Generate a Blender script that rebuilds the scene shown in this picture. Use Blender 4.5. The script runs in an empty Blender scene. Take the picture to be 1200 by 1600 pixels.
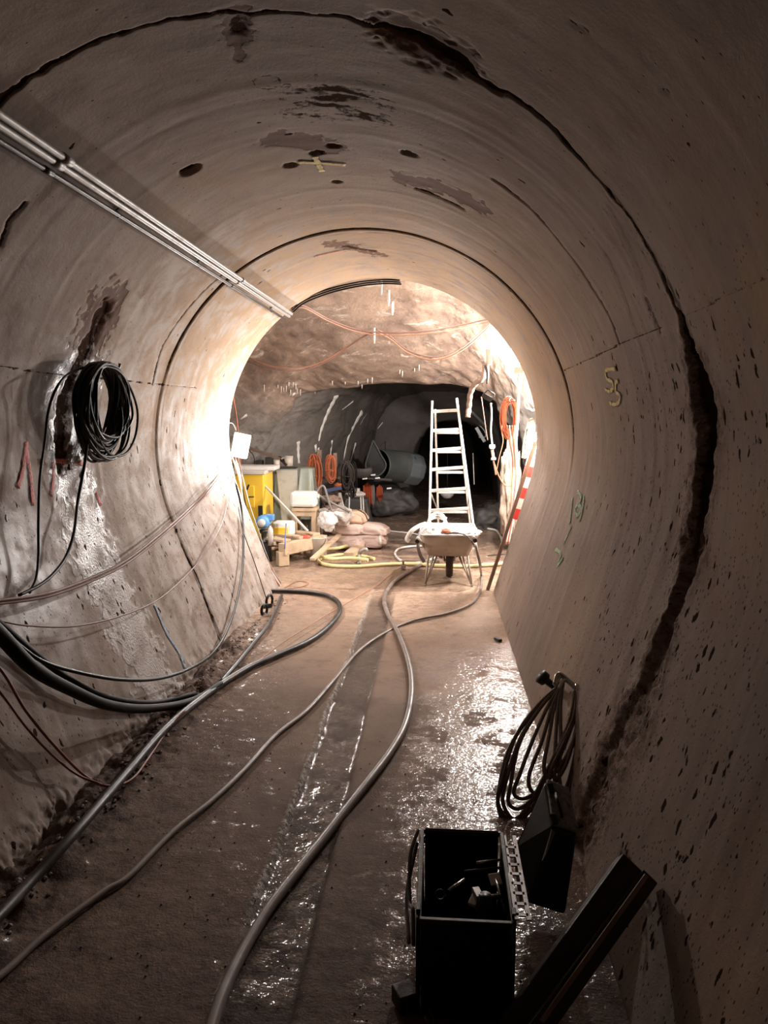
import bpy, bmesh, math, random
import numpy as np
from mathutils import Vector, Matrix
from mathutils.bvhtree import BVHTree
random.seed(7); rng = np.random.default_rng(11)
S = bpy.context.scene; COL = S.collection

# ------------------------------------------------------------------ camera, world, light, exposure
F = 1155.0                                    # focal length in pixels of the 1200x1600 frame
PITCH = math.atan(152 / F); YAW = math.atan(85 / F * math.cos(PITCH))
cam = bpy.data.cameras.new('camera'); cam_o = bpy.data.objects.new('camera', cam); COL.objects.link(cam_o)
CAM = Vector((0, 0, 1.65)); cam_o.location = CAM
cam_o.rotation_euler = (math.pi / 2 - PITCH, 0, YAW)
cam.sensor_fit = 'VERTICAL'; cam.sensor_height = 36; cam.lens = F / 1600 * 36
cam.clip_start = 0.02; cam.clip_end = 100
S.camera = cam_o
w = bpy.data.worlds.new('world'); S.world = w; w.use_nodes = True
w.node_tree.nodes['Background'].inputs[0].default_value = (0.01, 0.009, 0.008, 1)
w.node_tree.nodes['Background'].inputs[1].default_value = 0.2
S.view_settings.view_transform = 'Standard'; S.view_settings.look = 'None'
S.view_settings.exposure = 0.42; S.view_settings.gamma = 1.0; S.view_settings.use_curve_mapping = False

def point_lamp(name, loc, power, radius, col):
    l = bpy.data.lights.new(name, 'POINT'); l.energy = power; l.shadow_soft_size = radius; l.color = col
    o = bpy.data.objects.new(name, l); COL.objects.link(o); o.location = loc; return o
LAMP_A = (0.98, 7.22, 1.38); LAMP_B = (0.80, 8.00, 2.12); FILL_D = (0.10, 7.28, 2.92)
point_lamp('cavern_light', LAMP_A, 235, 0.06, (1.0, 0.96, 0.93))
point_lamp('work_light_lamp', (-1.79, 6.84, 1.36), 95, 0.05, (1.0, 0.97, 0.94))
point_lamp('cavern_light', LAMP_B, 300, 0.05, (1.0, 0.96, 0.93))
point_lamp('cavern_light', FILL_D, 60, 0.05, (1.0, 0.96, 0.93))  # unseen fill lamp, added to brighten the cavern

# ------------------------------------------------------------------ projection helpers
_fw = Vector((-math.sin(YAW) * math.cos(PITCH), math.cos(YAW) * math.cos(PITCH), -math.sin(PITCH)))
_rt = Vector((math.cos(YAW), math.sin(YAW), 0)); _up = _rt.cross(_fw)
def ray(x, y): return _fw + _rt * ((x - 600) / F) - _up * ((y - 800) / F)
def W(x, y, Y):                                # point of the pixel's ray at distance Y along the tunnel
    d = ray(x, y); return CAM + d * (Y / d.y)
def FL(x, y, z=0.0):
    d = ray(x, y); return CAM + d * ((z - CAM.z) / d.z)

# ------------------------------------------------------------------ tunnel profile
CX, CZ, R = -0.53, 1.43, 1.43
aR = math.atan(0.30); aL = math.atan(0.38)
pR = (CX + R * math.cos(aR), CZ - R * math.sin(aR)); pL = (CX - R * math.cos(aL), CZ - R * math.sin(aL))
fR = (pR[0] - 0.30 * pR[1], 0.0); fLft = (pL[0] + 0.38 * pL[1], 0.0)
lenL = math.hypot(pL[0] - fLft[0], pL[1]); lenR = math.hypot(pR[0] - fR[0], pR[1])
arc = R * (math.pi + aL + aR); STOT = lenL + arc + lenR
def prof(s):                                   # numpy: s -> x, z, outward normal
    s = np.asarray(s, float)
    x = np.empty_like(s); z = np.empty_like(s); nx = np.empty_like(s); nz = np.empty_like(s)
    m = s < lenL; t = s / lenL
    x[m] = (fLft[0] + (pL[0] - fLft[0]) * t)[m]; z[m] = (pL[1] * t)[m]; nx[m] = -math.cos(aL); nz[m] = -math.sin(aL)
    m = (s >= lenL) & (s <= lenL + arc); a = math.pi + aL - (s - lenL) / R
    x[m] = (CX + R * np.cos(a))[m]; z[m] = (CZ + R * np.sin(a))[m]; nx[m] = np.cos(a)[m]; nz[m] = np.sin(a)[m]
    m = s > lenL + arc; t = (s - lenL - arc) / lenR
    x[m] = (pR[0] + (fR[0] - pR[0]) * t)[m]; z[m] = (pR[1] * (1 - t))[m]; nx[m] = math.cos(aR); nz[m] = -math.sin(aR)
    return x, z, nx, nz
def s_of(x, z):
    a = math.atan2(z - CZ, x - CX)
    if a < -math.pi / 2: a += 2 * math.pi
    if a > math.pi + aL: return lenL * max(z, 0) / pL[1]
    if a < -aR: return lenL + arc + lenR * (1 - max(z, 0) / pR[1])
    return lenL + (math.pi + aL - a) * R
def inside(x, z):
    if z < 0: return False
    if z >= pR[1] or x < CX:
        if z >= pL[1] or x > CX: return (x - CX) ** 2 + (z - CZ) ** 2 < R * R
        return x > pL[0] + 0.38 * (pL[1] - z)
    return x < pR[0] - 0.30 * (pR[1] - z)
def YS(px, py):                                # pixel -> (Y, s) on the tunnel lining
    d = ray(px, py); t0, t1 = 0.0, 0.3
    while True:
        p = CAM + d * t1
        if not inside(p.x, p.z) or t1 > 12: break
        t0 = t1; t1 += 0.05
    for _ in range(30):
        tm = (t0 + t1) / 2; p = CAM + d * tm
        if inside(p.x, p.z): t0 = tm
        else: t1 = tm
    return (p.y, s_of(p.x, p.z))

# ------------------------------------------------------------------ numpy noise
_tab = rng.random((256, 256))
def vnoise(u, v):
    iu = np.floor(u).astype(int); iv = np.floor(v).astype(int)
    fu = u - iu; fv = v - iv; fu = fu * fu * (3 - 2 * fu); fv = fv * fv * (3 - 2 * fv)
    g = lambda a, b: _tab[a % 256, b % 256]
    return (g(iu, iv) * (1 - fu) + g(iu + 1, iv) * fu) * (1 - fv) + (g(iu, iv + 1) * (1 - fu) + g(iu + 1, iv + 1) * fu) * fv
def fbm(u, v, octv=4):
    r = 0; a = 0.5
    for k in range(octv):
        r = r + a * (vnoise(u * 2 ** k + 17.3 * k, v * 2 ** k + 5.1 * k) - 0.5); a *= 0.5
    return r                                    # about -0.5 .. 0.5
def sstep(a, b, x):
    t = np.clip((x - a) / (b - a), 0, 1); return t * t * (3 - 2 * t)
def seg_dist(U, V, pts, ku=1.0):               # distance to a polyline in (Y, s), and the parameter 0..n along it
    D = np.full(U.shape, 9.0); T = np.zeros(U.shape)
    for i in range(len(pts) - 1):
        (a0, b0), (a1, b1) = pts[i], pts[i + 1]
        du, dv = a1 - a0, b1 - b0; L = du * du + dv * dv + 1e-9
        t = np.clip(((U - a0) * du + (V - b0) * dv) / L, 0, 1)
        d = np.hypot(U - a0 - t * du, V - b0 - t * dv); m = d < D
        D[m] = d[m]; T[m] = (i + t)[m]
    return D, T

# ------------------------------------------------------------------ mesh helpers
def grid_mesh(name, P, flip=False, uv=None, attrs=None):
    n, m = P.shape[:2]
    me = bpy.data.meshes.new(name)
    idx = np.arange(n * m).reshape(n, m)
    q = np.stack([idx[:-1, :-1], idx[1:, :-1], idx[1:, 1:], idx[:-1, 1:]], -1).reshape(-1, 4)
    if flip: q = q[:, ::-1]
    me.vertices.add(n * m); me.vertices.foreach_set('co', P.reshape(-1).astype(np.float32))
    me.loops.add(q.size); me.loops.foreach_set('vertex_index', q.reshape(-1).astype(np.int32))
    me.polygons.add(len(q)); me.polygons.foreach_set('loop_start', np.arange(0, q.size, 4, dtype=np.int32))
    me.polygons.foreach_set('loop_total', np.full(len(q), 4, dtype=np.int32))
    me.polygons.foreach_set('use_smooth', np.ones(len(q), dtype=bool))
    me.update(); me.validate()
    for k, v in (attrs or {}).items():
        a = me.attributes.new(k, 'FLOAT', 'POINT'); a.data.foreach_set('value', v.reshape(-1).astype(np.float32))
    return me
BM = bmesh.new
def bx(bm, c, s, rot=None, taper=None):
    r = bmesh.ops.create_cube(bm, size=1.0); vs = r['verts']
    for v in vs:
        k = 1.0
        if taper and v.co.z < 0: k = taper
        v.co = Vector((v.co.x * s[0] * k, v.co.y * s[1] * k, v.co.z * s[2]))
        if rot is not None: v.co = rot @ v.co
        v.co += Vector(c)
    return vs
def catmull(pts, n=10):
    pts = [Vector(p) for p in pts]
    if len(pts) < 3: return pts
    out = []; P = [pts[0] * 2 - pts[1]] + pts + [pts[-1] * 2 - pts[-2]]
    for i in range(1, len(P) - 2):
        a, b, c, d = P[i - 1:i + 3]
        for k in range(n):
            t = k / n
            out.append(0.5 * ((2 * b) + (c - a) * t + (2 * a - 5 * b + 4 * c - d) * t * t + (3 * b - a - 3 * c + d) * t ** 3))
    out.append(pts[-1]); return out
def tube(bm, pts, r, sides=8, smooth=10, flat=1.0, r_end=None, caps=True, nrm=None, wob=0.0):
    P = catmull(pts, smooth) if smooth and len(pts) > 2 else [Vector(p) for p in pts]
    if len(P) < 2: return
    T = []
    for i in range(len(P)):
        t = P[min(i + 1, len(P) - 1)] - P[max(i - 1, 0)]
        T.append(t.normalized() if t.length > 1e-9 else Vector((0, 0, 1)))
    n = Vector(nrm) if nrm is not None else T[0].orthogonal()
    n = (n - T[0] * n.dot(T[0])).normalized(); rings = []
    for i, p in enumerate(P):
        n = n - T[i] * n.dot(T[i])
        n = n.normalized() if n.length > 1e-6 else T[i].orthogonal().normalized()
        b = T[i].cross(n); k = i / (len(P) - 1)
        rr = r if r_end is None else r + (r_end - r) * k
        rr *= 1 + wob * math.sin(i * 1.7) * 0.5
        rings.append([bm.verts.new(p + (n * math.cos(a) * flat + b * math.sin(a)) * rr)
                      for a in [2 * math.pi * j / sides for j in range(sides)]])
    for i in range(len(rings) - 1):
        for j in range(sides):
            f = bm.faces.new((rings[i][j], rings[i][(j + 1) % sides], rings[i + 1][(j + 1) % sides], rings[i + 1][j])); f.smooth = True
    if caps:
        try: bm.faces.new(rings[0][::-1]); bm.faces.new(rings[-1])
        except Exception: pass
def beam(bm, a, b, wd, th, up=(0, 0, 1)):      # rectangular bar from a to b
    a = Vector(a); b = Vector(b); t = (b - a).normalized(); u = Vector(up); s = t.cross(u)
    if s.length < 1e-4: s = t.orthogonal()
    s.normalize(); u = s.cross(t).normalized()
    rot = Matrix((s, t, u)).transposed()
    bx(bm, (a + b) / 2, (wd, (b - a).length, th), rot)
def lathe(bm, pr, c=(0, 0, 0), seg=20, rot=None, sq=1.0):
    rings = []
    for (r, z) in pr:
        rg = []
        for j in range(seg):
            a = 2 * math.pi * j / seg; v = Vector((r * math.cos(a), r * sq * math.sin(a), z))
            if rot is not None: v = rot @ v
            rg.append(bm.verts.new(v + Vector(c)))
        rings.append(rg)
    for i in range(len(rings) - 1):
        for j in range(seg):
            f = bm.faces.new((rings[i][j], rings[i][(j + 1) % seg], rings[i + 1][(j + 1) % seg], rings[i + 1][j])); f.smooth = True
    if pr[0][0] > 0: bm.faces.new(rings[0][::-1])
    if pr[-1][0] > 0: bm.faces.new(rings[-1])
def crumple(bm, c, r, sq, amp, seed, sub=4, fr=2.2):
    rr_ = bmesh.ops.create_icosphere(bm, subdivisions=sub, radius=1.0); from mathutils import noise as mn
    for v in rr_['verts']:
        k = 1 + amp * mn.fractal(v.co * fr + Vector((seed, 0, 0)), 1.0, 2.1, 4)
        v.co = Vector((v.co.x * r[0], v.co.y * r[1], v.co.z * r[2])) * k
        if sq is not None: v.co = sq @ v.co
        v.co += Vector(c)
    for f in bm.faces: f.smooth = True
def obj(name, bm, m, parent=None, bevel=0.0, sub=0, solid=0.0):
    bmesh.ops.remove_doubles(bm, verts=bm.verts, dist=1e-6)
    bmesh.ops.recalc_face_normals(bm, faces=bm.faces)
    me = bpy.data.meshes.new(name); bm.to_mesh(me); bm.free(); me.materials.append(m)
    o = bpy.data.objects.new(name, me); COL.objects.link(o)
    if parent is not None:
        o.parent = parent; o.matrix_parent_inverse = Matrix.Translation(-parent.location)
    if solid:
        k = o.modifiers.new('solid', 'SOLIDIFY'); k.thickness = solid; k.offset = 0
    if bevel:
        k = o.modifiers.new('bevel', 'BEVEL'); k.width = bevel; k.segments = 2; k.limit_method = 'ANGLE'; k.harden_normals = False
    if sub:
        k = o.modifiers.new('sub', 'SUBSURF'); k.levels = sub; k.render_levels = sub
    return o
def tag(o, label, cat, group=None):
    o['label'] = label; o['category'] = cat
    if group: o['group'] = group
    return o
def thing(name, loc, label, cat, group=None):
    o = bpy.data.objects.new(name, None); COL.objects.link(o); o.location = loc
    o.empty_display_size = 0.05; return tag(o, label, cat, group)

# ------------------------------------------------------------------ materials
class N:
    def __init__(s, m): s.t = m.node_tree; s.n = s.t.nodes; s.l = s.t.links
    def new(s, ty, **k):
        x = s.n.new(ty)
        for a, b in k.items(): setattr(x, a, b)
        return x
    def put(s, sock, v):
        if isinstance(v, bpy.types.NodeSocket): s.l.new(v, sock)
        elif v is not None:
            if sock.type == 'RGBA' and len(v) == 3: v = (*v, 1)
            sock.default_value = v
    def math(s, op, a, b=None, c=None, clamp=False):
        x = s.new('ShaderNodeMath', operation=op, use_clamp=clamp)
        for i, v in enumerate((a, b, c)):
            if v is not None: s.put(x.inputs[i], v)
        return x.outputs[0]
    def mix(s, f, a, b):
        x = s.new('ShaderNodeMix', data_type='RGBA'); s.put(x.inputs[0], f); s.put(x.inputs[6], a); s.put(x.inputs[7], b); return x.outputs[2]
    def noise(s, vec, scale, det=4, rough=0.55, dist=0.0):
        x = s.new('ShaderNodeTexNoise'); s.put(x.inputs['Vector'], vec); x.inputs['Scale'].default_value = scale
        x.inputs['Detail'].default_value = det; x.inputs['Roughness'].default_value = rough; x.inputs['Distortion'].default_value = dist
        return x.outputs['Fac']
    def ramp(s, f, a, b):
        x = s.new('ShaderNodeMapRange', interpolation_type='SMOOTHSTEP'); s.put(x.inputs[0], f)
        x.inputs[1].default_value = a; x.inputs[2].default_value = b; return x.outputs[0]
    def scale(s, vec, k):
        x = s.new('ShaderNodeVectorMath', operation='MULTIPLY'); s.put(x.inputs[0], vec); x.inputs[1].default_value = k; return x.outputs[0]
    def attr(s, name): return s.new('ShaderNodeAttribute', attribute_name=name).outputs['Fac']
    def bump(s, h, st, dist, nrm=None):
        x = s.new('ShaderNodeBump'); s.put(x.inputs['Height'], h); s.put(x.inputs['Strength'], st); x.inputs['Distance'].default_value = dist
        if nrm is not None: s.l.new(nrm, x.inputs['Normal'])
        return x.outputs[0]
def base_mat(name):
    m = bpy.data.materials.new(name); m.use_nodes = True
    return m, N(m), m.node_tree.nodes['Principled BSDF']
def mat(name, col, rough=0.6, metal=0.0, dirt=0.25, dcol=(0.16, 0.11, 0.08), scale=14, bump=0.15, emit=None, spec=0.4):
    m, n, b = base_mat(name)
    oc = n.new('ShaderNodeTexCoord').outputs['Object']
    f = n.noise(oc, scale, 5); g = n.math('MULTIPLY', n.ramp(f, 0.45, 0.75), dirt)
    n.put(b.inputs['Base Color'], n.mix(g, col, dcol))
    n.put(b.inputs['Roughness'], n.math('ADD', rough, n.math('MULTIPLY', g, 0.3), clamp=True))
    b.inputs['Metallic'].default_value = metal; b.inputs['Specular IOR Level'].default_value = spec
    n.put(b.inputs['Normal'], n.bump(n.noise(oc, scale * 4, 3), bump, 0.004))
    if emit: b.inputs['Emission Color'].default_value = (1, 0.95, 0.88, 1); b.inputs['Emission Strength'].default_value = emit
    return m

# ---- lining concrete
def lining_material():
    m, n, b = base_mat('lining_concrete')
    Yc = n.attr('ty'); Sc = n.attr('ts')
    cv = n.new('ShaderNodeCombineXYZ'); n.put(cv.inputs[0], Yc); n.put(cv.inputs[1], Sc); uv = cv.outputs[0]
    big = n.noise(uv, 0.9, 4, 0.6); med = n.noise(uv, 5, 6, 0.65, 0.4); fine = n.noise(uv, 60, 5, 0.7)
    band = n.noise(n.scale(uv, (16.0, 0.7, 1)), 1.0, 5, 0.6)          # rings left by the formwork, constant along s
    run = n.noise(n.scale(uv, (7.0, 1.6, 1)), 1.6, 5, 0.65, 0.6)
    c = n.mix(n.ramp(big, 0.35, 0.68), (0.215, 0.163, 0.135), (0.29, 0.222, 0.180))
    c = n.mix(n.math('MULTIPLY', n.ramp(med, 0.5, 0.72), 0.45), c, (0.21, 0.15, 0.12))
    c = n.mix(n.math('MULTIPLY', n.ramp(band, 0.45, 0.7), 0.28), c, (0.36, 0.28, 0.23))
    c = n.mix(n.math('MULTIPLY', n.ramp(run, 0.55, 0.74), 0.55), c, (0.155, 0.113, 0.09))
    c = n.mix(n.math('MULTIPLY', n.ramp(fine, 0.55, 0.8), 0.35), c, (0.2, 0.15, 0.125))
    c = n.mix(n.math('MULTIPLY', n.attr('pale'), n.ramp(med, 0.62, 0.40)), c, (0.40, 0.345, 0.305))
    # warm ochre stains, plus a warm glow painted in toward the mouth
    och = n.math('MULTIPLY', n.attr('ochre'), n.ramp(med, 0.3, 0.6)); c = n.mix(och, c, (0.36, 0.24, 0.145))
    # blow-holes, elongated along the ring, commoner low on the walls
    v = n.new('ShaderNodeTexVoronoi'); v.inputs['Scale'].default_value = 1.0
    vd = n.new('ShaderNodeVectorMath', operation='MULTIPLY_ADD'); vn = n.new('ShaderNodeTexNoise'); n.put(vn.inputs['Vector'], uv); vn.inputs['Scale'].default_value = 14; n.put(vd.inputs[0], vn.outputs['Color']); vd.inputs[1].default_value = (0.05, 0.06, 0); n.put(vd.inputs[2], uv)
    n.put(v.inputs['Vector'], n.scale(vd.outputs[0], (38.0, 17.0, 1))); sel = n.new('ShaderNodeSeparateColor'); n.put(sel.inputs[0], v.outputs['Color'])
    pk = n.math('LESS_THAN', sel.outputs[0], n.math('MULTIPLY', n.attr('pits'), n.ramp(n.noise(uv, 2.2, 3), 0.36, 0.66)))
    sz = n.math('MULTIPLY', n.math('ADD', n.math('MULTIPLY', n.math('POWER', sel.outputs[1], 1.6), 0.36), 0.07), 1.0)
    dn = n.math('ADD', v.outputs['Distance'], n.math('MULTIPLY', n.math('SUBTRACT', fine, 0.5), 0.55))
    pit = n.math('MULTIPLY', pk, n.ramp(n.math('SUBTRACT', sz, dn), 0.0, 0.06))
    v2 = n.new('ShaderNodeTexVoronoi'); v2.inputs['Scale'].default_value = 1.0
    n.put(v2.inputs['Vector'], n.scale(uv, (90.0, 50.0, 1))); se2 = n.new('ShaderNodeSeparateColor'); n.put(se2.inputs[0], v2.outputs['Color'])
    pit2 = n.math('MULTIPLY', n.math('LESS_THAN', se2.outputs[0], n.math('MULTIPLY', n.attr('pits'), 0.35)), n.ramp(v2.outputs['Distance'], 0.3, 0.18))
    pitA = n.math('MAXIMUM', pit, n.math('MULTIPLY', pit2, 0.8))
    # features carried by the mesh: dark joint, rust, pale lime
    edge = n.math('MULTIPLY', n.math('SUBTRACT', n.noise(uv, 26, 5, 0.7), 0.5), 0.9)
    gr = n.ramp(n.math('ADD', n.attr('joint'), edge), 0.42, 0.62)
    rust = n.ramp(n.math('ADD', n.attr('rust'), edge), 0.45, 0.6)
    c = n.mix(n.math('MULTIPLY', rust, 0.85), c, (0.10, 0.046, 0.028))
    rg = n.math('MULTIPLY', n.attr('rough'), n.ramp(n.noise(uv, 30, 5, 0.75), 0.38, 0.6))
    c = n.mix(n.math('MULTIPLY', rg, 0.85), c, (0.12, 0.068, 0.045))
    lime = n.ramp(n.math('ADD', n.attr('lime'), edge), 0.5, 0.85)
    c = n.mix(n.math('MULTIPLY', lime, 0.45), c, (0.42, 0.385, 0.36))
    c = n.mix(gr, c, (0.05, 0.03, 0.022))
    c = n.mix(pitA, c, (0.035, 0.022, 0.016))
    n.put(b.inputs['Base Color'], c)
    wet = n.math('MULTIPLY', n.attr('wet'), n.ramp(n.noise(uv, 7, 4), 0.25, 0.6))
    ro = n.math('SUBTRACT', n.math('ADD', 0.68, n.math('MULTIPLY', med, 0.25)), n.math('MULTIPLY', wet, 0.50), clamp=True)
    n.put(b.inputs['Roughness'], ro); n.put(b.inputs['Specular IOR Level'], n.math('MULTIPLY', n.math('ADD', 0.12, n.math('MULTIPLY', wet, 0.45)), n.math('SUBTRACT', 1.0, n.math('MAXIMUM', pitA, gr))))
    h = n.math('ADD', n.math('MULTIPLY', med, 0.6), n.math('MULTIPLY', fine, 0.25))
    h = n.math('ADD', h, n.math('MULTIPLY', pitA, -0.9))
    h = n.math('ADD', h, n.math('MULTIPLY', n.math('ADD', gr, n.math('MULTIPLY', rust, 0.6)), -0.8))
    h = n.math('ADD', h, n.math('MULTIPLY', n.math('MULTIPLY', n.attr('rough'), n.noise(uv, 38, 5, 0.7)), 2.2))
    h = n.math('ADD', h, n.math('MULTIPLY', n.math('MULTIPLY', lime, n.noise(uv, 75, 3, 0.6)), 1.2))
    n.put(b.inputs['Normal'], n.bump(h, 0.55, 0.012))
    return m
def floor_material():
    m, n, b = base_mat('wet_screed')
    oc = n.new('ShaderNodeTexCoord').outputs['Object']
    big = n.noise(oc, 1.1, 4); med = n.noise(oc, 6, 6, 0.65); fine = n.noise(oc, 55, 5, 0.65)
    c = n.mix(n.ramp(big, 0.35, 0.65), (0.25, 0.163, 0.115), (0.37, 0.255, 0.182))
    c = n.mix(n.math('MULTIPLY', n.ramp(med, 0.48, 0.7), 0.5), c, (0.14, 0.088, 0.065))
    mud = n.attr('mud'); c = n.mix(n.math('MULTIPLY', n.attr('grime_shade'), 0.75), c, (0.085, 0.052, 0.038))  # grime tone also paints the fall-off of light along the floor
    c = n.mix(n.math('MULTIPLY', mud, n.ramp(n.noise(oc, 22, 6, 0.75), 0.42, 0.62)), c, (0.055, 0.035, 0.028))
    c = n.mix(n.math('MULTIPLY', n.attr('channel'), 0.75), c, (0.07, 0.048, 0.036))
    lm = n.math('MULTIPLY', n.attr('limeedge'), n.ramp(n.noise(oc, 40, 4, 0.7), 0.42, 0.55))
    c = n.mix(lm, c, (0.5, 0.45, 0.4))
    n.put(b.inputs['Base Color'], c)
    wet = n.attr('wet')
    wn = n.ramp(n.noise(oc, 4.5, 6, 0.7), 0.40, 0.50)
    wt = n.math('MULTIPLY', wet, wn)
    n.put(b.inputs['Roughness'], n.math('SUBTRACT', 0.75, n.math('MULTIPLY', wt, 0.10)))
    b.inputs['Specular IOR Level'].default_value = 0.12
    # chatter marks across the floor give the broken glints
    rip = n.noise(n.scale(oc, (95, 130, 1)), 1.0, 2, 0.5)
    h = n.math('ADD', n.math('MULTIPLY', rip, n.math('ADD', 0.15, n.math('MULTIPLY', wet, 0.35))), n.math('MULTIPLY', med, 0.5))
    h = n.math('ADD', h, n.math('MULTIPLY', n.math('MULTIPLY', mud, n.noise(oc, 30, 6, 0.75)), 1.6))
    h = n.math('ADD', h, n.math('MULTIPLY', n.math('MULTIPLY', lm, fine), 1.5))
    n.put(b.inputs['Normal'], n.bump(h, 0.75, 0.011))
    cl = n.noise(n.scale(oc, (1, 1.6, 1)), 13, 5, 0.7)
    n.put(b.inputs['Coat Weight'], n.ramp(n.math('ADD', n.math('MULTIPLY', wt, 0.62), cl), 0.62, 0.78))
    b.inputs['Coat Roughness'].default_value = 0.09
    rip2 = n.noise(n.scale(oc, (34, 44, 1)), 1.0, 2.5, 0.6)
    n.put(b.inputs['Coat Normal'], n.bump(rip2, 1.0, 0.0058))
    return m
def cavern_material():
    m, n, b = base_mat('shotcrete')
    oc = n.new('ShaderNodeTexCoord').outputs['Object']
    big = n.noise(oc, 1.3, 5, 0.6, 0.5); med = n.noise(oc, 6, 6, 0.65); fine = n.noise(oc, 35, 5, 0.7)
    ce = n.attr('ceil')
    wallc = n.mix(n.ramp(big, 0.4, 0.65), (0.15, 0.127, 0.108), (0.21, 0.18, 0.155)); wallc = n.mix(n.attr('back_shade'), wallc, (0.055, 0.044, 0.037))  # wall colour painted darker at the back in place of light fall-off
    ceilc = n.mix(n.ramp(big, 0.38, 0.62), (0.17, 0.112, 0.082), (0.31, 0.215, 0.155))
    c = n.mix(ce, wallc, ceilc)
    c = n.mix(n.math('MULTIPLY', n.ramp(med, 0.5, 0.68), 0.5), c, (0.10, 0.07, 0.055))
    lime = n.math('MULTIPLY', n.math('MULTIPLY', ce, n.ramp(n.noise(n.scale(oc, (1, 2.2, 2)), 3.0, 6, 0.7, 1.0), 0.56, 0.68)), 0.7)
    c = n.mix(lime, c, (0.50, 0.43, 0.36))
    c = n.mix(n.math('MULTIPLY', n.attr('lime'), n.ramp(n.noise(oc, 11, 5, 0.7), 0.36, 0.52)), c, (0.55, 0.53, 0.50))
    n.put(b.inputs['Base Color'], c); n.put(b.inputs['Roughness'], n.math('ADD', 0.45, n.math('MULTIPLY', med, 0.5)))
    h = n.math('ADD', n.math('MULTIPLY', med, 1.0), n.math('MULTIPLY', fine, 0.35))
    n.put(b.inputs['Normal'], n.bump(h, 0.7, n_d := 0.03)); return m
M_LIN = lining_material(); M_FLO = floor_material(); M_CAV = cavern_material()
M_BLACK = mat('black_rubber', (0.007, 0.006, 0.006), 0.55, dirt=0.15, dcol=(0.04, 0.03, 0.025), bump=0.1, spec=0.15)
M_BLKCOIL = mat('black_cable_sheath', (0.006, 0.006, 0.006), 0.4, dirt=0.05, spec=0.25)
M_DKHOSE = mat('mud_smeared_black_hose', (0.022, 0.019, 0.017), 0.42, dirt=0.55, dcol=(0.14, 0.10, 0.08), scale=9)
M_GRHOSE = mat('muddy_grey_hose', (0.24, 0.19, 0.165), 0.38, dirt=0.6, dcol=(0.12, 0.08, 0.06), scale=8)
M_PINK = mat('dusty_pink_cable', (0.22, 0.11, 0.085), 0.5, dirt=0.3)
M_RED = mat('dull_red_cable', (0.20, 0.055, 0.035), 0.45, dirt=0.35)
M_ORA = mat('orange_cable', (0.48, 0.14, 0.06), 0.5, dirt=0.15)
M_ORAW = mat('pale_orange_wire', (0.34, 0.155, 0.085), 0.5, dirt=0.2)
M_YEL = mat('cream_yellow_hose', (0.72, 0.62, 0.30), 0.4, dirt=0.25)
M_WHT = mat('white_plastic', (0.78, 0.76, 0.72), 0.45, dirt=0.15)
M_WHC = mat('white_cable', (0.72, 0.68, 0.64), 0.5, dirt=0.15)
M_GALV = mat('galvanised_steel', (0.36, 0.33, 0.31), 0.5, 0.5, dirt=0.35, dcol=(0.22, 0.15, 0.11))
M_ALU = mat('aluminium', (0.66, 0.62, 0.57), 0.45, 0.35, dirt=0.35, dcol=(0.30, 0.21, 0.15))
M_STEEL = mat('dark_steel', (0.06, 0.055, 0.05), 0.42, 0.6, dirt=0.4)
M_SHINE = mat('bare_steel', (0.42, 0.40, 0.38), 0.25, 0.9, dirt=0.25)
M_BLKM = mat('black_painted_steel', (0.010, 0.010, 0.010), 0.45, 0.2, dirt=0.2, dcol=(0.05, 0.035, 0.028))
M_BLKP = mat('black_plastic', (0.009, 0.009, 0.010), 0.4, dirt=0.2, dcol=(0.05, 0.035, 0.028))
M_TUB = mat('dusty_grey_tub_steel', (0.40, 0.34, 0.28), 0.5, 0.25, dirt=0.35, dcol=(0.28, 0.2, 0.14))
M_RUB = mat('tyre_rubber', (0.05, 0.035, 0.028), 0.8, dirt=0.5)
M_WOOD = mat('raw_timber', (0.52, 0.38, 0.25), 0.7, dirt=0.45, dcol=(0.26, 0.17, 0.11), scale=8, bump=0.4)
M_DWOOD = mat('dark_wet_timber', (0.028, 0.019, 0.015), 0.5, dirt=0.5, dcol=(0.02, 0.014, 0.01), bump=0.4)
M_PLANK = mat('weathered_brown_timber', (0.25, 0.165, 0.125), 0.6, dirt=0.4, scale=9, bump=0.35)
M_YBOX = mat('yellow_enamel', (0.88, 0.56, 0.05), 0.4, dirt=0.15, dcol=(0.5, 0.3, 0.1))
M_TARP = mat('grey_green_tarpaulin', (0.30, 0.33, 0.285), 0.55, dirt=0.3, dcol=(0.3, 0.26, 0.2), scale=5)
M_BLUE = mat('blue_enamel', (0.12, 0.32, 0.62), 0.4, dirt=0.15)
M_CERAM = mat('cream_enamel', (0.66, 0.60, 0.54), 0.4, dirt=0.2)
M_SACK = mat('pale_pink_woven_sack', (0.56, 0.43, 0.38), 0.8, dirt=0.3, dcol=(0.38, 0.27, 0.22), bump=0.4)
M_SACKO = mat('tan_paper_sack', (0.66, 0.46, 0.33), 0.8, dirt=0.25)
M_CLOTH = mat('dirty_white_cloth', (0.68, 0.64, 0.60), 0.85, dirt=0.3, bump=0.4)
M_DUCT = mat('blue_grey_duct_fabric', (0.045, 0.048, 0.045), 0.7, dirt=0.3, dcol=(0.11, 0.1, 0.08), scale=5)
M_DUCTL = mat('pale_blue_duct_end', (0.065, 0.078, 0.085), 0.7, dirt=0.3, scale=5)
M_DTARP = mat('dark_grey_sheet', (0.055, 0.05, 0.046), 0.6, dirt=0.4, scale=5, bump=0.5)
M_VEST = mat('orange_fabric', (0.36, 0.06, 0.018), 0.8, dirt=0.3)
M_GREYF = mat('grey_fabric', (0.22, 0.20, 0.19), 0.8)
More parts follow.
